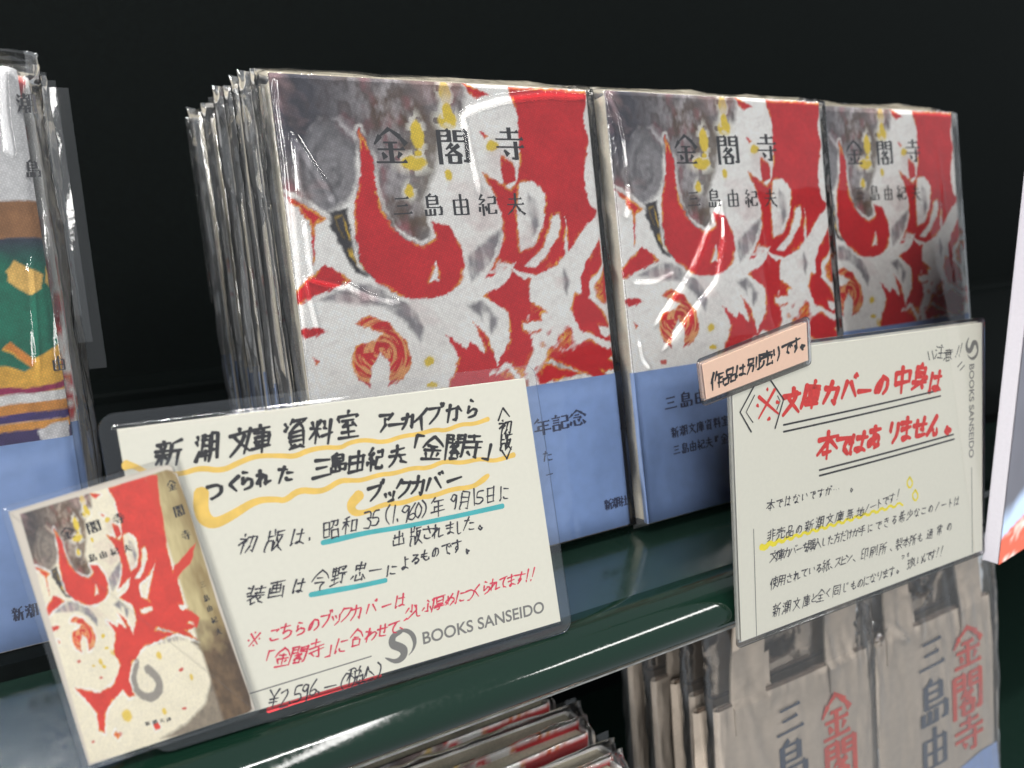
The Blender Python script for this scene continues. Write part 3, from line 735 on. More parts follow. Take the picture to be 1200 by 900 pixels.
def front_book(fr, label, nf, ny, seed, group, creases, hi=False, share=None):
    t = empty("bagged_book", fr, label, "book", group)
    if share:
        for nm in ("cover", "page_block", "paper_band", "band_fold"):
            for ch in share.children:
                if ch.name.split(".")[0] == nm: copy_tree(ch, t)
    else:
        cv = wrap_mesh("cover", M["cloth"], t, 300, 400, 0, BH, 0.0, 1.0, art_unrolled, 0.12)
        title(cv, fr); pages(t)
        ob = wrap_mesh("paper_band", M["obi"], t, 50, 8, 0.25, 55.0, 0.28, 0.2, None, 0.12)
        band_text(ob); band_folds(t)
    film_bag(t, nf, ny, seed, creases, fr, face=0.35, top=3.2)
    bag_flap(t, seed + 30)
    return t
G1 = "bagged books in the pile on the left of the three red covers"
cr1 = [([(693,113),(640,110),(585,117),(552,127),(541,136)], 1.01, 0.82), ([(541,134),(546,160),(553,190),(561,226)], 1.10, 0.88),
       ([(343,160),(347,190),(351,236)], 0.91, 0.88), ([(343,160),(362,190),(378,214),(392,240)], 1.01, 0.88),
       ([(357,326),(362,352),(371,388)], 0.72, 0.59), ([(357,326),(400,336),(442,350),(470,354)], 0.62, 0.66), ([(356,260),(360,300),(366,330)], 0.62, 0.54),
       ([(404,332),(424,342),(434,352)], 0.55, 0.43), ([(322,96),(334,180),(346,300),(356,430)], 0.91, 0.66)]
b1 = front_book(FB1, "front swirl-covered book of the leftmost pile, its blue band partly behind the large price card", 300, 400, 11, None, cr1)
cr2 = [([(712,112),(722,130),(730,165),(735,212)], 1.10, 0.76), ([(708,112),(718,160),(724,200)], 0.72, 0.54), ([(843,238),(828,270),(808,320),(788,350),(767,380)], 1.27, 0.82),
       ([(845,236),(846,280),(838,330),(808,368),(776,410)], 1.27, 0.82), ([(748,398),(752,420),(762,432)], 0.72, 0.54), ([(735,215),(736,240),(733,255)], 1.10, 0.97),
       ([(742,330),(765,330),(790,318)], 0.55, 0.43)]
b2 = front_book(FB2, "middle red and white swirl book in film, the peach note overlapping its blue band", 240, 340, 12, None, cr2, share=b1)
b3 = front_book(FB3, "rightmost red and white swirl book, set back behind the warning card", 90, 130, 13, None, [([(1095,160),(1108,260),(1120,340)], .4, .6)], share=b1)

# the books behind: same build, coarser meshes that are shared by all
fbk = book_frame(62.5, 209.0 + 13.6)
lab = ["second", "third", "fourth", "fifth", "sixth", "seventh", "eighth", "ninth", "tenth"]
src = empty("bagged_book", fbk, "second book from the front of the leftmost swirl pile, only a sliver showing", "book", G1)
def lowart(L, Y): return artwork(L, Y)
wrap_mesh("cover", M["cloth"], src, 60, 80, 0, BH, 0.0, 1.0, lowart, 0.3); pages(src)
wrap_mesh("paper_band", M["obi"], src, 20, 6, 0.25, 55.0, 0.28, 0.2, None, 0.3); band_folds(src)
film_bag(src, 40, 130, 41, wig=1.0, left=3.6, top=4.5); bag_flap(src, 77, x0=-4.0, y0=70)
variants = [[c for c in src.children]]
for sd in (52, 63):                                  # two more crumplings of the film
    v = [film_bag(src, 40, 130, sd, wig=1.1, left=4.4, top=5), bag_flap(src, sd + 40, x0=-5.0, y0=66 + sd % 17)]
    variants.append(v)
for v in variants[1:]:
    for o in v: o.parent = None; C.objects.unlink(o)
def pile_copy(x, y, z, label, group, k, lean_frame=None):
    r = src.copy(); C.objects.link(r); r.matrix_world = book_frame(x, y, z).mat() @ Matrix.Rotation(R(rng.uniform(-1.6, 1.6)), 4, "Y") @ Matrix.Rotation(R(rng.uniform(-0.5, 0.5)), 4, "Z"); r["label"] = label; r["group"] = group
    for ch in src.children:
        base = ch.name.split(".")[0]
        if base in ("film_bag", "bag_flap") and k % 3: continue
        c = ch.copy(); C.objects.link(c); c.parent = r
    if k % 3:
        for ch in variants[k % 3]:
            c = ch.copy(); C.objects.link(c); c.parent = r
    return r
for k in range(1, 9):
    pile_copy(63.2 + rng.uniform(-2.6, 1.6), 209.0 + 13.6*(k + 1) + rng.uniform(-2.5, 2.5), 4.78 + rng.uniform(-0.8, 0.4) - (0 if k < 3 else 1.5 if k < 6 else 5),
              lab[k] + " book from the front of the leftmost swirl pile, only a sliver showing", G1, k)
G2 = "bagged books behind the middle red cover"
for k in range(3):
    pile_copy(173.2 - 2.2*k - (3.5 if k == 0 else 5), 206.0 + 14.2*(k + 1), 4.78, ["first", "second", "third"][k] + " book behind the middle swirl book, only its left edge showing", G2, k)
pile_copy(284.5, 218.0 + 14.0, 4.78, "book directly behind the rightmost red swirl book", "bagged books behind the rightmost red cover", 1)

# ------------------------------------------------------------------ the left book with the green landscape cloth
def P0(*p): return [FB0.at(u, v) for u, v in p]
def art0(L, Y):
    X = L; s = lambda *c: np.array(srgb(*c))
    wx = X + 0.5*fbm(X/1.6, Y/1.6, 5, 3) + 0.8*fbm(X/7, Y/7, 6, 2); wy = Y + 0.5*fbm(X/1.6, Y/1.6, 11, 3) + 0.8*fbm(X/7, Y/7, 12, 2)
    col = np.broadcast_to(s(214, 213, 214), X.shape + (3,)).copy()
    def put(P, c, soft=0.4, mott=0.25):
        nonlocal col
        d = poly_sd(wx, wy, P); cc = np.broadcast_to(s(*c), col.shape)*(1 + 2*mott*fbm(X/3, Y/3, int(sum(c)), 3))[..., None]
        col = lerp(col, cc, np.clip(0.5 - d/soft, 0, 1))
    def yy(v): return FB0.at(20, v)[1]
    def band(v0, v1, c, **k): put([(-5, yy(v0)), (BW + 40, yy(v0) + 0.5), (BW + 40, yy(v1) + 0.5), (-5, yy(v1))], c, **k)
    band(236, 282, (150, 106, 70)); band(281, 330, (54, 54, 74)); band(300, 445, (18, 104, 84), soft=9)
    put(P0((-60,330),(0,300),(60,340),(62,420),(30,440),(-60,440)), (22, 112, 88), 4)
    put(P0((8,318),(18,306),(50,320),(48,338),(36,346),(10,330)), (226, 182, 100))
    put(P0((56,310),(64,318),(62,336),(54,330)), (214, 170, 90))
    put(P0((-60,430),(4,430),(30,436),(38,430),(2,410),(8,404),(40,420),(58,410),(80,400),(84,460),(-60,470)), (226, 172, 70))
    put(P0((4,408),(12,402),(42,422),(38,430)), (222, 140, 60)); put(P0((-60,455),(30,455),(84,444),(84,452),(30,463),(-60,468)), (150, 40, 84))
    band(464, 476, (220, 218, 216)); band(476, 490, (208, 140, 66)); band(488, 498, (66, 52, 110)); band(498, 508, (216, 150, 70))
    band(507, 560, (66, 52, 100)); put(P0((44,505),(60,496),(84,492),(84,515),(48,516)), (214, 212, 214))
    return np.clip(col*(1 + 0.25*fbm(X/1.0, Y/1.0, 99, 2))[..., None], 0.01, 0.9)
G0 = "bagged books in the pile with the green cloth cover"
b0 = empty("bagged_book", FB0, "front bagged book with banded white, brown and green cloth cover, cut by the left edge", "book", None)
cv = wrap_mesh("cover", M["cloth"], b0, 260, 360, 0, BH, 0.0, 1.0, art0, 0.3)
mb = MB(); mincho(mb, "潮", FB0.at(31, 121), 4.6, 5.4, .15, .06, 0.08); mincho(mb, "島", FB0.at(38, 198), 4.0, 5.0, .15, .06, 0.08)
mb.build("printed_title", M["print_ink"], cv)
mb = MB(); mincho(mb, "由", FB0.at(69, 426), 3.8, 4.4, .13, .06, 0.08); mb.build("printed_author", M["print_ink"], cv); pages(b0)
ob = wrap_mesh("paper_band", M["obi"], b0, 50, 8, 0.25, 54.6, 0.28, 0.2, None, 0.12)
mb = MB(); printed(mb, FB0, "新潮社", [(0, 21, 719), (1, 37, 715)], 15, 17, wv=.18, wh=.07, z=0.38); mb.build("printed_text", M["obi_ink"], ob)
film_bag(b0, 220, 320, 71, [([(4,70),(1,95),(3,130),(9,165),(13,185)], .6, .8), ([(28,72),(38,80),(46,92)], .4, .5), ([(50,170),(60,300),(78,500)], .4, .6), ([(45,110),(50,170),(58,235),(56,260)], .4, .6), ([(34,300),(40,380),(44,440)], .3, .5), ([(74,100),(68,118),(78,128),(66,140)], .6, .5)], FB0, wig=1.0, right=5.0, top=6, face=0.4)
bag_flap(b0, 90, x1=BW + 7.0, y0=88)
r = pile_copy(-110.0, 228.7 + 14, 4.78, "second book of the green cloth pile, only its film edge showing past the front one", G0, 2)
for ch in r.children:
    if ch.name.startswith("bag_flap"): ch.location.x = 2*MM
r = pile_copy(-108.0, 228.7 + 28, 4.78, "third book of the green cloth pile, the rearmost film flap", G0, 1)
for ch in r.children:
    if ch.name.startswith("bag_flap"): ch.location.x = 3.5*MM
# ------------------------------------------------------------------ laminated cards
def loop(Q, d, n=8):
    """corner-rounded outline of the quad Q (BL, BR, TR, TL) grown by d"""
    Q = [np.array(q, float) for q in Q]; out = []
    for i in range(4):
        p, a, b = Q[i], Q[i-1], Q[(i+1) % 4]
        u = (p - a)/np.linalg.norm(p - a); v = (b - p)/np.linalg.norm(b - p)
        n0 = np.array([u[1], -u[0]]); n1 = np.array([v[1], -v[0]])
        a0 = math.atan2(n0[1], n0[0]); a1 = math.atan2(n1[1], n1[0])
        if a1 < a0: a1 += 2*math.pi
        for k in range(n):
            t = a0 + (a1 - a0)*k/(n-1); out.append(p + d*np.array([math.cos(t), math.sin(t)]))
    return out
def laminate(parent, Q, prof, name="laminate", zb=-0.45):
    V = []; F = []; L = 32
    for d, z in prof: V += [(*p, z) for p in loop(Q, d)]
    for k in range(len(prof) - 1):
        for i in range(L):
            j = (i+1) % L; F.append((k*L+i, k*L+j, (k+1)*L+j, (k+1)*L+i))
    nm = len(F); F.append(tuple(range((len(prof)-1)*L, len(prof)*L)))
    b = len(V); V += [(*p, zb) for p in loop(Q, prof[0][0])]
    for i in range(L): j = (i+1) % L; F.append((b+i, b+j, j, i))
    F.append(tuple(range(b+L-1, b-1, -1)))
    o = mesh(name, V, F, M["laminate"], parent); o.data.materials.append(M["lam_edge"])
    mi = [1]*nm + [0] + [1]*L + [0]; o.data.polygons.foreach_set("material_index", mi); o.data.update()
    return o
PROF = [(3.7,-0.3),(3.65,-0.1),(3.5,0.0),(1.0,0.02),(0.7,0.16),(0.35,0.30),(0.1,0.34)]
def paper(parent, Q, mat_, th=0.3, name="paper"):
    b = MB(); Q = [tuple(q) for q in Q]
    b.add([(*q, -th) for q in Q] + [(*q, 0.0) for q in Q], [(3,2,1,0),(4,5,6,7)] + [(i, (i+1) % 4, 4+(i+1) % 4, 4+i) for i in range(4)])
    return b.build(name, mat_, parent)
def wave(mb, fr, pts, px, z, it=2):
    k = np.linalg.norm(fr.at(pts[0][0], pts[0][1] + 10) - fr.at(pts[0][0], pts[0][1]))/10
    P = chaikin([tuple(fr.at(p[0], p[1])) for p in pts], it)
    if isinstance(px, (int, float)): W = px*k
    else: W = [float(np.interp(i/(len(P)-1), np.linspace(0, 1, len(px)), px))*k for i in range(len(P))]
    ribbon(mb, P, W, z)
def logo(mb, c, s, ang, z):
    T = lambda p: (c[0] + s*(p[0]*math.cos(ang) - p[1]*math.sin(ang)), c[1] + s*(p[0]*math.sin(ang) + p[1]*math.cos(ang)))
    arc = [(0.10 + .82*math.cos(R(a)), 0.12 + .82*math.sin(R(a))) for a in range(122, -76, -9)]
    ribbon(mb, [T(p) for p in arc], [s*x for x in np.interp(np.linspace(0, 1, len(arc)), [0, .35, .6, 1], [.05, .26, .30, .03])], z, False)
    bd = chaikin([(0.30,.86),(-.35,.80),(-.50,.30),(-.05,.02),(0.22,-.25),(0.10,-.66),(-.42,-.80),(-1.0,-.35)], 3)
    ribbon(mb, [T(p) for p in bd], [s*x for x in np.interp(np.linspace(0, 1, len(bd)), [0, .12, .35, .55, .75, 1], [.04, .30, .50, .50, .36, .02])], z + .012, False)

kL = 0.775
FL = Frame(CAM + kL*np.array([11.6, 223.0, -161.5]), (0.99963, -0.0241, -0.0121), (-0.024, 0.2535, 0.967))
QL = [FL.at(*p) for p in ((200,862),(657,728),(615,443),(137,503))]
card = empty("price_card", FL, "large laminated cream card with black handwriting, ochre wavy lines and a handwritten price", "card")
paper(card, QL, M["card"])
hm = MB()
wave(hm, FL, [(148,545),(158,546),(175,556),(212,556),(234,548),(260,552),(280,542),(300,534),(330,534),(346,535),(360,528),(380,524),(400,525),(408,519),(428,515),(450,519),(471,511),(490,509),(510,503),(522,505),(540,497),(556,497),(572,491)], [13,7,6,6,7,7,7,6,7,7,6,6,6,6,6,6,6,6,6,6,7], 0.02)
wave(hm, FL, [(236,577),(235,596),(240,609),(252,614),(272,604),(300,586),(324,585),(334,587),(350,574),(370,576),(382,574),(398,563),(412,563),(424,563),(445,556),(462,555),(484,548),(502,549),(520,540),(540,543),(564,537),(578,541),(602,533)], [17,17,16,13,11,8,7,8,8,7,7,6,6,6,6,6,6,6,6,6,8], 0.02)
wave(hm, FL, [(421,580),(410,592),(415,602),(430,600),(452,590),(471,590),(492,582),(506,582),(530,573),(553,571),(564,564),(572,557)], [13,12,9,6,6,6,6,6,6,6,8,5], 0.02)
hm.build("highlighter_line", M["ochre"], card)
tl = MB()
wave(tl, FL, [(378,636),(400,631),(430,624),(470,618),(530,606),(589,593)], [6,7,6,6,6,7], 0.02); wave(tl, FL, [(364,697),(385,693),(420,687),(452,680)], [6,7,6,6], 0.02)
tl.build("teal_underline", M["teal"], card)
rl = MB(); wave(rl, FL, [(315,832),(350,821),(400,806),(446,792)], [7,6,5,4], 0.02); rl.build("red_underline", M["redline"], card)
bk = MB(); pw = 0.84
hand(bk, FL, "新潮文庫", [(0,198,531),(1,243,524),(2,281,518),(3,304,514)], 33, pw, 0.09)
hand(bk, FL, "資料室", [(0,347,508),(1,377,506),(2,408,499)], 33, pw, 0.09)
hand(bk, FL, "アーカイブから", [(0,452,495),(1,465,497),(2,478,493),(3,493,491),(4,510,485),(5,532,483),(6,553,479)], 27, pw, 0.09)
hand(bk, FL, "つくられた", [(0,252,573),(1,274,567),(2,289,562),(3,309,560),(4,335,555)], 25, pw, 0.09)
hand(bk, FL, "三島由紀夫", [(0,377,549),(1,396,542),(2,418,541),(3,440,538),(4,466,533)], 27, pw, 0.09)
hand(bk, FL, "「金閣寺」", [(0,489,522),(1,507,526),(2,533,523),(3,554,523),(4,572,526)], 30, pw, 0.09)
hand(bk, FL, "〈初版〉", [(0,590,485),(1,592,501),(2,593,518),(3,594,531)], 19, 0.55, 0.09, rot=0.05)
hand(bk, FL, "ブックカバー", [(0,440,576),(1,457,579),(2,473,572),(3,490,569),(4,508,566),(5,532,562)], 27, pw, 0.09)
bk.build("handwriting", M["black_ink"], card)
pn = MB(); pw = 0.42
hand(pn, FL, "初版は", [(0,290,637),(1,322,633),(2,349,629)], 24, pw, 0.09, .3); hand(pn, FL, ".", [(0,364,624),(1,374,622)], 22, .45, .09)
hand(pn, FL, "昭和35(1.960)年", [(0,388,620),(1,410,615),(2,431,609),(3,440,607),(4,453,604),(5,461,603),(6,467,603),(7,475,601),(8,483,600),(9,490,598),(10,498,596),(11,513,594)], 24, pw, 0.09, jit=.4)
hand(pn, FL, "9月15日に", [(0,532,587),(1,544,586),(2,555,582),(3,562,583),(4,575,580),(5,591,578)], 21, pw, 0.09)
hand(pn, FL, "出版されました。", [(0,467,631),(1,487,627),(2,501,624),(3,513,622),(4,527,619),(5,538,618),(6,550,614),(7,563,614)], 20, pw, 0.09)
hand(pn, FL, "装画は", [(0,300,697),(1,324,691),(2,350,687)], 22, pw, 0.09, .3)
hand(pn, FL, "今野忠一", [(0,375,680),(1,397,674),(2,421,671),(3,440,669)], 23, pw, 0.09, .3)
hand(pn, FL, "によるものです。", [(0,459,668),(1,474,660),(2,487,655),(3,498,651),(4,510,647),(5,523,643),(6,535,640),(7,547,642)], 18, pw, 0.09)
hand(pn, FL, "¥2.596.ー", [(0,321,818),(1,333,818),(2,341,817),(3,349,813),(4,358,810),(5,367,806),(6,375,805),(7,387,804)], 22, .38, 0.09, .2, jit=.4)
hand(pn, FL, "(税込)", [(0,401,799),(1,414,793),(2,430,790),(3,445,785)], 21, .38, 0.09, .3)
pn.build("pen_writing", M["pen_ink"], card)
rd = MB(); pw = 0.42
hand(rd, FL, "※こちらのブックカバーは", [(0,298,749),(1,322,743),(2,335,739),(3,352,736),(4,367,732),(5,382,726),(6,394,723),(7,405,719),(8,418,717),(9,435,712),(10,453,710),(11,469,704)], 21, pw, 0.09, .3)
hand(rd, FL, "「金閣寺」に合わせて", [(0,315,771),(1,331,770),(2,350,767),(3,370,761),(4,386,760),(5,400,756),(6,418,747),(7,435,743),(8,448,739),(9,461,736)], 21, pw, 0.09, .3)
hand(rd, FL, "、", [(0,472,731),(1,480,728)], 15, .42, .09)
hand(rd, FL, "少しぶ厚めにつくられてます!!", [(0,482,717),(1,490,715),(2,501,710),(3,514,706),(4,527,703),(5,540,699),(6,551,695),(7,559,692),(8,570,688),(9,580,685),(10,590,682),(11,599,680),(12,609,677),(13,618,675),(14,624,673)], 19, pw, 0.09, .3)
rd.build("red_pen_writing", M["redpen"], card)
lg = MB(); wave(lg, FL, [(292,813),(435,769)], 1.6, 0.03); c = FL.at(469, 758); lg.build("printed_rule", M["grey"], card); lg = MB(); logo(lg, c, 4.4, R(2), 0.03); lg.build("printed_logo", M["grey"], card)
a, b = FL.at(496, 755), FL.at(638, 717); d = b - a
latin("BOOKS SANSEIDO", np.linalg.norm(d), M["grey"], card, a, math.atan2(d[1], d[0]), 0.03, "printed_name", 0.018)
laminate(card, QL, PROF)

# picture of the book, cut out and laminated, fixed over the left end of the card
FP = Frame(FL.o + FL.n*1.0, FL.ex, FL.ey)
pc = empty("picture_card", FP, "small laminated cut-out picture of the red swirl book overlapping the large card's left end", "card")
QP = [FP.at(*p) for p in ((104,897),(299,832),(203,541),(10,600))]
nx, ny = 230, 320
s_, t_ = np.meshgrid(np.linspace(0, 1, nx), np.linspace(0, 1, ny)); s_ = s_.ravel(); t_ = t_.ravel()
rr = 0.05                                           # rounded upper right corner
px = (10*(1-s_) + 203*s_)*t_ + (104*(1-s_) + 299*s_)*(1-t_); py = (600*(1-s_) + 541*s_)*t_ + (897*(1-s_) + 832*s_)*(1-t_)
cx, cy = 195, 553
m = (s_ > 0.93) & (t_ > 0.955); dd = np.hypot(px - cx, py - cy); f_ = np.where(m & (dd > 8), 8/np.maximum(dd, 1e-6), 1)
px2 = cx + (px - cx)*f_; py2 = cy + (py - cy)*f_
PV = np.array([FP.at(a, b) for a, b in zip(px2, py2)])
zx, zy = px*2.5, (py - 540)*2.5
bx, by = happly(H8, zx, zy)
colp = artwork(np.clip(bx, -2, BW + 45), by, 1.0)
S_ = lambda *c: np.array(srgb(*c))
sp = np.clip((bx - BW + 1)/3, 0, 1)                 # the spine, turned away
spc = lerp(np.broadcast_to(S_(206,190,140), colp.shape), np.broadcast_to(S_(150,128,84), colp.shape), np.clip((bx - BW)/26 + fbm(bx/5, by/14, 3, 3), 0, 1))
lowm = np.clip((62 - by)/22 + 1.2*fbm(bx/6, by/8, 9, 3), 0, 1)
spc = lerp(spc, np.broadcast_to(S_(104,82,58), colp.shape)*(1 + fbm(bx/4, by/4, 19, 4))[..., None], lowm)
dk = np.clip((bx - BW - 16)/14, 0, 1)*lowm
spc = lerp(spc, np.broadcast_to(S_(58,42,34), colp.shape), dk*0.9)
wx8 = zx + 6*fbm(zx/20, zy/20, 4, 3); wy8 = zy + 6*fbm(zx/20, zy/20, 5, 3)
redsp = np.full(bx.shape, 1e9)
for Pq in ([(575,240),(560,300),(520,340),(500,380),(520,430),(560,440),(585,460),(575,490),(545,480),(505,485),(470,440),(470,330),(520,300)], [(425,45),(460,40),(468,110),(480,180),(490,240),(470,300),(440,300)]):
    redsp = np.minimum(redsp, poly_sd(wx8, wy8, Pq))
spc = lerp(spc, np.broadcast_to(S_(212,62,44), colp.shape), np.clip(.5 - redsp/4, 0, 1))
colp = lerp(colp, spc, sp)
inner = poly_sd(zx, zy, [(58,156),(420,48),(488,26),(512,32),(545,110),(640,430),(732,690),(738,728),(700,764),(560,800),(470,832),(264,884)])
colp = lerp(colp, np.broadcast_to(S_(214,204,190), colp.shape), np.clip(0.5 + inner/4, 0, 1))
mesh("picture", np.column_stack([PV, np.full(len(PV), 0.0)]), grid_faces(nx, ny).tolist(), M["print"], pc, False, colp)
paper(pc, [QP[0], QP[1], QP[2] + np.array([-2.2, -1.0]), QP[3]], M["card"], 0.3, "backing").location.z = -0.01*MM
mt_ = MB(); zp = lambda x, y: FP.at(x/2.5, 540 + y/2.5)
dv = zp(425, 45) - zp(55, 155); thp = math.atan2(dv[1], dv[0])
kz = np.linalg.norm(zp(300, 400) - zp(310, 400))/10
for ch, x, y, sz in (("金",197,212,40),("閣",274,193,40),("寺",348,170,38),("三",237,292,26),("島",270,284,26),("由",302,275,26),("紀",335,266,26),("夫",372,256,26)):
    mincho(mt_, ch, zp(x, y), sz*kz, sz*kz, .17, .07, 0.05, thp)
for ch, x, y, sz in (("金",503,72,30),("閣",524,146,32),("寺",545,218,30),("三",594,362,20),("島",604,402,20),("由",614,432,20),("紀",627,466,20),("夫",640,500,20)):
    mincho(mt_, ch, zp(x, y), sz*kz, sz*kz*1.25, .17, .08, 0.05, thp)
for i, ch in enumerate("新潮文庫"): mincho(mt_, ch, zp(432 + 21*i, 769 - 4*i), 15*kz, 15*kz, .15, .05, 0.05, thp)
mt_.build("printed_title", M["print_ink"], pc)
laminate(pc, QP, [(1.3,-0.3),(1.25,-0.1),(1.15,0.0),(0.4,0.05),(0.15,0.2),(-0.2,0.2)], zb=-0.4)

# the warning card in front of the lip
kR = 1.055
FR = Frame(CAM + kR*np.array([164.4, 149.2, -137.7]), (0.99981, 0.00965, -0.01706), (0.0165, 0.1641, 0.9863))
QR = [FR.at(*p) for p in ((869,752),(1151,645),(1151,378),(857,418))]
wc = empty("warning_card", FR, "laminated cream card with big red handwriting and double black underlines", "card")
paper(wc, QR, M["card"])
yz = MB(); P = [(892,641)]
for i in range(1, 34):
    t = i/34; P.append((892 + 171*t, 641 - 53*t + (2.6 if i % 2 else -2.6)))
wave(yz, FR, P, [8,5,4,4,4,4,4,3], 0.02, 1)
for cx, cy in ((1066,566),(1072.5,581)):
    wave(yz, FR, [(cx,cy-7),(cx+4,cy),(cx,cy+7),(cx-4,cy),(cx,cy-7)], 2.6, 0.02, 1)
yz.build("highlighter_line", M["yellow"], wc)
r2 = MB(); pw = 1.75
hand(r2, FR, "※", [(0,899,474),(1,930,470)], 42, 1.1, .09, .0, xs=1.3)
hand(r2, FR, "文庫カバーの中身は", [(0,928,471),(1,951,463),(2,974,460),(3,995,455),(4,1013,457),(5,1033,451),(6,1057,445),(7,1078,442),(8,1096,447)], 33, pw, 0.09, xs=1.18)
hand(r2, FR, "本ではありません。", [(0,970,521),(1,989,521),(2,1006,519),(3,1025,513),(4,1047,507),(5,1062,503),(6,1078,501),(7,1095,499),(8,1111,498)], 34, pw, 0.09, xs=1.18)
r2.build("red_handwriting", M["red_ink"], wc)
ub = MB()
for a, b in (((918,498),(1102,457)),((918,506),(1102,464)),((960,551),(1117,509)),((960,557.5),(1118,514.5))):
    mid = ((a[0]+b[0])/2, (a[1]+b[1])/2 + .8); wave(ub, FR, [a, mid, b], 2.3, 0.09)
wave(ub, FR, [(883,453),(867,483),(880,506)], 2.3, .09, 0); wave(ub, FR, [(884,463),(874,483),(882,495)], 1.5, .09, 0)
wave(ub, FR, [(903,446),(918,468),(908,502)], 2.3, .09, 0); wave(ub, FR, [(911,464),(914,470),(910,480)], 1.5, .09, 0)
for x, y in ((1087,412),(1092,411)): wave(ub, FR, [(x, y), (x + 2, y + 10)], 1.3, .09, 0)
for x, y in ((1122,424),(1125,428)): wave(ub, FR, [(x, y + 6), (x + 5, y)], 1.3, .09, 0)
hand(ub, FR, "注意!!", [(0,1101,412),(1,1111,416),(2,1121,413),(3,1125,411)], 16, .42, .09, xs=1.3)
ub.build("black_marker_line", M["black_ink"], wc)
p2 = MB(); pw = 0.36
hand(p2, FR, "本ではないですが…。", [(0,903,592),(8,980,573),(9,998,571)], 14, pw, 0.09, jit=.6, xs=1.1)
hand(p2, FR, "非売品の新潮文庫無地ノートです!", [(0,904,627),(3,936,620),(7,984,605),(9,1008,600),(15,1052,580)], 14.5, pw, 0.09, jit=.6, xs=1.1)
hand(p2, FR, "文庫カバーを購入した方だけが手にできる希少なこのノートは", [(0,907,652),(7,958,637),(14,1010,622),(20,1066,603),(27,1121,587)], 14, pw, 0.09, jit=.6, xs=1.1)
hand(p2, FR, "使用されている紙、スピン、印刷所、製本所も通常の", [(0,907,683),(7,968,663),(12,1002,652),(16,1045,640),(20,1078,630),(23,1112,617)], 14.5, pw, 0.09, jit=.6, xs=1.1)
hand(p2, FR, "新潮文庫と全く同じものになります。", [(0,910,715),(3,945,704),(6,970,695),(9,1000,686),(16,1052,667)], 14.5, pw, 0.09, jit=.6, xs=1.1)
hand(p2, FR, "珍しいんです!!", [(0,1067,660),(7,1103,646)], 14, pw, 0.09, jit=.6, xs=1.1)
hand(p2, FR, "つま", [(0,1058,652),(1,1064,650)], 6.5, .25, 0.09)
p2.build("pen_writing", M["pen_ink"], wc)
lg = MB(); wave(lg, FR, [(1138.5,548),(1139.5,648)], 1.2, 0.03); lg.build("printed_rule", M["grey"], wc)
lg = MB(); wave(lg, FR, [(883,620),(886.5,745)], 1.2, 0.03); lg.build("printed_rule", M["grey"], wc); lg = MB()
logo(lg, FR.at(1138.5, 408), 4.4, R(-88), 0.03); lg.build("printed_logo", M["grey"], wc)
a, b = FR.at(1136, 427), FR.at(1135.5, 537); d = b - a
latin("BOOKS SANSEIDO", np.linalg.norm(d), M["grey"], wc, a, math.atan2(d[1], d[0]), 0.03, "printed_name", 0.018)
laminate(wc, QR, [(2.0,-0.3),(1.95,-0.1),(1.85,0.0),(0.7,0.02),(0.3,0.30),(0.1,0.34)])

FK = Frame(FR.o + FR.n*1.1, FR.ex, FR.ey)
QK = [FK.at(*p) for p in ((828,468),(947,422),(945,378),(823,427))]
pk = empty("note_card", FK, "small peach laminated note with black handwriting, overlapping the warning card's upper left corner", "note")
paper(pk, QK, M["pink"])
kb = MB(); hand(kb, FK, "作品は別売りです。", [(0,840,445),(1,855,440),(2,868,434),(3,883,427),(4,898,420),(5,910,415),(6,922,408),(7,932,404),(8,940,402)], 19, .75, .09, xs=1.3)
kb.build("handwriting", M["black_ink"], pk)
laminate(pk, QK, [(1.9,-0.3),(1.85,-0.1),(1.75,0.0),(0.6,0.02),(0.3,0.30),(0.1,0.34)])

# ------------------------------------------------------------------ booklet at the right edge
o3 = onz(1170, 662, -152 + ZOFF)
FM = Frame(o3, (0.992, 0.122, 0), (0, math.sin(R(3.0)), math.cos(R(3.0))))
bk3 = empty("booklet", FM, "upright booklet with white page block and dark grey cover, cut by the right edge", "booklet")
b = MB(); b.box(0.0, 148, 0.3, 169.7, -5.4, -0.4); b.build("page_block", M["white_pg"], bk3)
nx, ny = 60, 120
X, Y = np.meshgrid(np.linspace(0, 148, nx), np.linspace(0, 170, ny)); X = X.ravel(); Y = Y.ravel()
cc = np.broadcast_to(S_(88, 88, 96), X.shape + (3,))*(1 + 0.6*fbm(X/30, Y/40, 4, 3))[..., None]
cc = lerp(cc, np.broadcast_to(S_(176, 196, 226), cc.shape), np.clip((24 - Y + X*0.5 + 8*fbm(X/14, Y/10, 6, 3))/8, 0, 1))
cc = lerp(cc, np.broadcast_to(S_(206, 92, 66), cc.shape), np.clip((11.5 - Y + 0.25*X)*2, 0, 1))
cc = lerp(cc, np.broadcast_to(S_(236, 216, 206), cc.shape), np.clip((11 - Y + 0.25*X)*2, 0, 1)*np.clip(4*fbm(X/5, Y/4, 12, 3) - .3, 0, 1))
mesh("front_cover", np.stack([X, Y, np.full(len(X), 0.05)], 1), grid_faces(nx, ny).tolist(), M["print"], bk3, False, cc)
b = MB(); b.box(0.0, 148, 0, 170, -5.9, -5.45); b.build("back_cover", M["white_pg"], bk3)

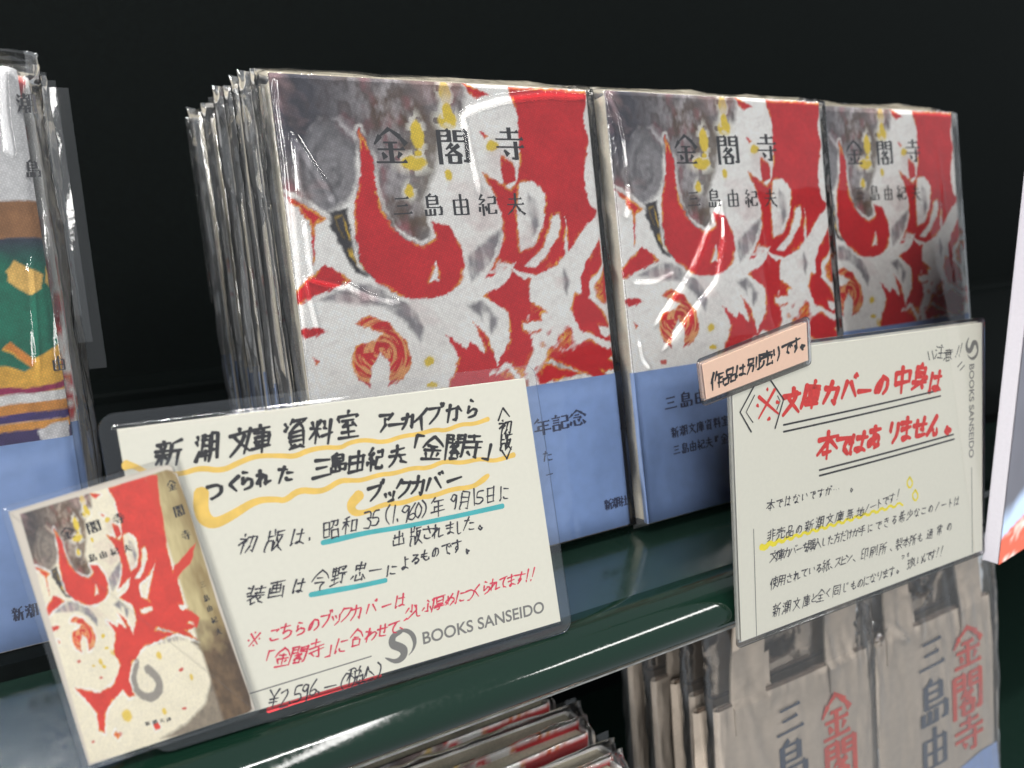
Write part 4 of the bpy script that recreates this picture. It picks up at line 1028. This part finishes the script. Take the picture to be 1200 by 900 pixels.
# ------------------------------------------------------------------ small canvas bags on the lower shelf
def ony(u, v, y):
    r = ray(u, v); return CAM + r*(y/r[1])
LT = R(10); YT = 203.0
tTL = ony(842, 838, YT); tR1 = ony(1022, 765, YT); tR2 = ony(1163, 703, YT)
TH = (tTL[2] + 236)/math.cos(LT); tu = np.array([0, math.sin(LT), math.cos(LT)])
def tote_frame(p, dy=0.0): return Frame(np.array([p[0], YT + dy, tTL[2]]) - tu*TH, (1, 0, 0), tu)
def tote(fr, w_, label, group, seed, film=True):
    t = empty("tote_bag", fr, label, "bag", group)
    n, m_ = 70, 80; D = 6.5
    X, Y = np.meshgrid(np.linspace(0, w_, n), np.linspace(0, TH, m_)); X = X.ravel(); Y = Y.ravel()
    e = np.clip(np.minimum(X, w_ - X)/3.0, 0, 1); bul = np.sqrt(1 - (1 - e)**2)
    top = 1 - 0.45*np.clip((Y - TH + 26)/26, 0, 1)
    zf = D/2*bul*top + 0.7*fbm(X/26, Y/40, seed, 3)*bul + np.where(np.abs(Y - TH + 14) < 0.8, -0.25, 0)
    zb = -D/2*bul*top + 1.0*fbm(X/26, Y/40, seed + 5, 3)*bul
    yj = Y + 0.9*fbm(X/14, Y/30, seed + 8, 2)
    V = np.concatenate([np.stack([X, yj, zf - D/2], 1), np.stack([X, yj, zb - D/2], 1)]); F = grid_faces(n, m_); k = n*m_
    E = [(j*n, (j+1)*n, k+(j+1)*n, k+j*n)[::-1] for j in range(m_-1)] + [(j*n+n-1, (j+1)*n+n-1, k+(j+1)*n+n-1, k+j*n+n-1) for j in range(m_-1)] + [(i, i+1, k+i+1, k+i)[::-1] for i in range(n-1)]
    mesh("body", V, np.concatenate([F, F[:, ::-1] + k, np.array(E)]).tolist(), M["canvas"], t, True)
    for zz in (-1.2, -5.2):
        sb = MB(); sw = 0.20*w_; a0, a1 = 0.10*w_ + sw/2, 0.90*w_ - sw/2; H = 84
        path = [(a0, TH - 13), (a0, TH), (a0 + .5, TH + 30), (a0 + 3, TH + 56), (a0 + 14, TH + H), ((a0+a1)/2, TH + H + 9), (a1 - 14, TH + H), (a1 - 3, TH + 56), (a1 - .5, TH + 30), (a1, TH), (a1, TH - 13)]
        path = chaikin(path, 3); q = len(path); Vv = []; Ff = []
        for i, (x, y) in enumerate(path):
            d = np.array(path[min(i+1, q-1)]) - np.array(path[max(i-1, 0)]); d = d/np.linalg.norm(d); nn = np.array([-d[1], d[0]])*sw/2
            zc = zz + 0.7 + 2.2*math.sin(y/19 + seed) * (y > TH)
            for sg, dz in ((1, .5), (-1, .5), (-1, -.5), (1, -.5)): Vv.append((x + nn[0]*sg + (7 if zz < -3 else 0), y + nn[1]*sg, zc + dz + (0.5 if sg > 0 else -.5)*math.sin(y/13)))
        for i in range(q-1):
            for c_ in range(4): Ff.append((i*4+c_, i*4+(c_+1) % 4, (i+1)*4+(c_+1) % 4, (i+1)*4+c_))
        sb.add(Vv, Ff); sb.build("strap", M["canvas"], t, False)
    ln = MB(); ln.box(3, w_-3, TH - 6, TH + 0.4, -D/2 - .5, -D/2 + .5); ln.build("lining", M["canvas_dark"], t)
    return t
W1 = tR1[0] - tTL[0] - 1.0; W2 = tR2[0] - tR1[0] - 1.0
FT1 = tote_frame(tTL); FT2 = tote_frame(tR1 + np.array([1.2, 0, 0]))
GT = "canvas tote bags piled on the lower shelf"
t1 = tote(FT1, W1, "lettered beige canvas tote, left one of the two front totes in film", None, 3)
t2 = tote(FT2, W2, "lettered beige canvas tote in film with a blue corner patch, right front tote", None, 8)
def tote_text(t, fr, red, navy):
    r_ = MB(); n_ = MB()
    for ch, u, v, wpx, hpx in red: printed(r_, fr, ch, [(0, u, v), (1, u + 10, v)], wpx, hpx, wv=.15, wh=.085, z=0.55)
    for ch, u, v, wpx, hpx in navy: printed(n_, fr, ch, [(0, u, v), (1, u + 10, v)], wpx, hpx, wv=.15, wh=.06, z=0.55)
    r_.build("red_lettering", M["bag_red"], t); n_.build("navy_lettering", M["bag_navy"], t)
tote_text(t1, FT1, [("金",979,838,34,56),("閣",985,890,36,54)], [("三",925,842,36,44),("島",926,893,40,58),("由",928,950,36,50)])
tote_text(t2, FT2, [("金",1133,757,34,50),("閣",1133,811,34,52),("寺",1135,860,34,44)], [("三",1091,766,34,46),("島",1093,822,36,56),("由",1095,876,34,52)])
bp = MB(); Qb = [FT2.at(*p) for p in ((1118,905),(1170,905),(1167,868),(1150,878))]; bp.add([(*q, 0.6) for q in Qb], [(0,1,2,3)]); bp.build("blue_label", M["obi"], t2)
for t, W_, sd, cr in ((t1, W1, 101, [([(832,785),(830,805),(828,830)], 2.4, 1.1), ([(868,806),(890,788)], .4, .5), ([(955,790),(1000,770)], .4, .6)]),
                  (t2, W2, 102, [([(1008,742),(1022,732),(1035,730),(1050,738),(1063,750)], 2.6, 1.1), ([(1035,731),(1030,745),(1024,757)], 2.6, 1.1), ([(1060,694),(1090,690)], 2.4, 1.0), ([(1088,692),(1076,710)], 2.4, 1.0)])):
    film_bag(t, 90, 120, sd, cr, FT1 if t is t1 else FT2, wig=1.2, face=2.6, left=3, right=3, top=62, low=1.0, mt="tote_film", w_=W_, h_=TH, d_=6.5)
film_src = [c for c in t1.children]
for k in range(1, 7):
    fr = tote_frame(tTL + np.array([rng.uniform(-4, 3) - .4*k, 0, 0]), 8.6*k + rng.uniform(-1.5, 1.5))
    r = bpy.data.objects.new("tote_bag", None); C.objects.link(r); r.matrix_world = fr.mat(); r.location.z += rng.uniform(-7, 1)*MM
    r["label"] = "beige canvas tote, " + lab[k-1] + " from the front of the left pile, only its left edge showing"; r["category"] = "bag"; r["group"] = GT
    for ch in film_src:
        if "lettering" in ch.name or ("film" in ch.name and k % 2): continue
        c = ch.copy(); C.objects.link(c); c.parent = r
for k in range(1, 4):
    fr = tote_frame(tR1 + np.array([1.2 + rng.uniform(-2, 1), 0, 0]), 8.6*k)
    r = bpy.data.objects.new("tote_bag", None); C.objects.link(r); r.matrix_world = fr.mat()
    r["label"] = "beige canvas tote, " + lab[k-1] + " from the front of the right pile, under the warning card"; r["category"] = "bag"; r["group"] = GT
    for ch in t2.children:
        if "lettering" in ch.name or "label" in ch.name or "film" in ch.name: continue
        c = ch.copy(); C.objects.link(c); c.parent = r

# ------------------------------------------------------------------ bagged books on the lower shelf
GL = "bagged books standing on the lower shelf"
ptop = (652, 820), (685, 843), (703, 862), (718, 885)
for k in range(6):
    ytop = 240.0 - 12.0*k
    xr = 158.5 + (1.5 if k else -2)
    pile_copy(xr - BW, ytop - BH*math.sin(LEAN), -236 + 0.1, (["rearmost", "second rearmost", "third rearmost", "third nearest", "second nearest", "nearest"][k]) + " bagged book on the lower shelf, its top edge under the green lip", GL, (k*2) % 3 if k else 1)
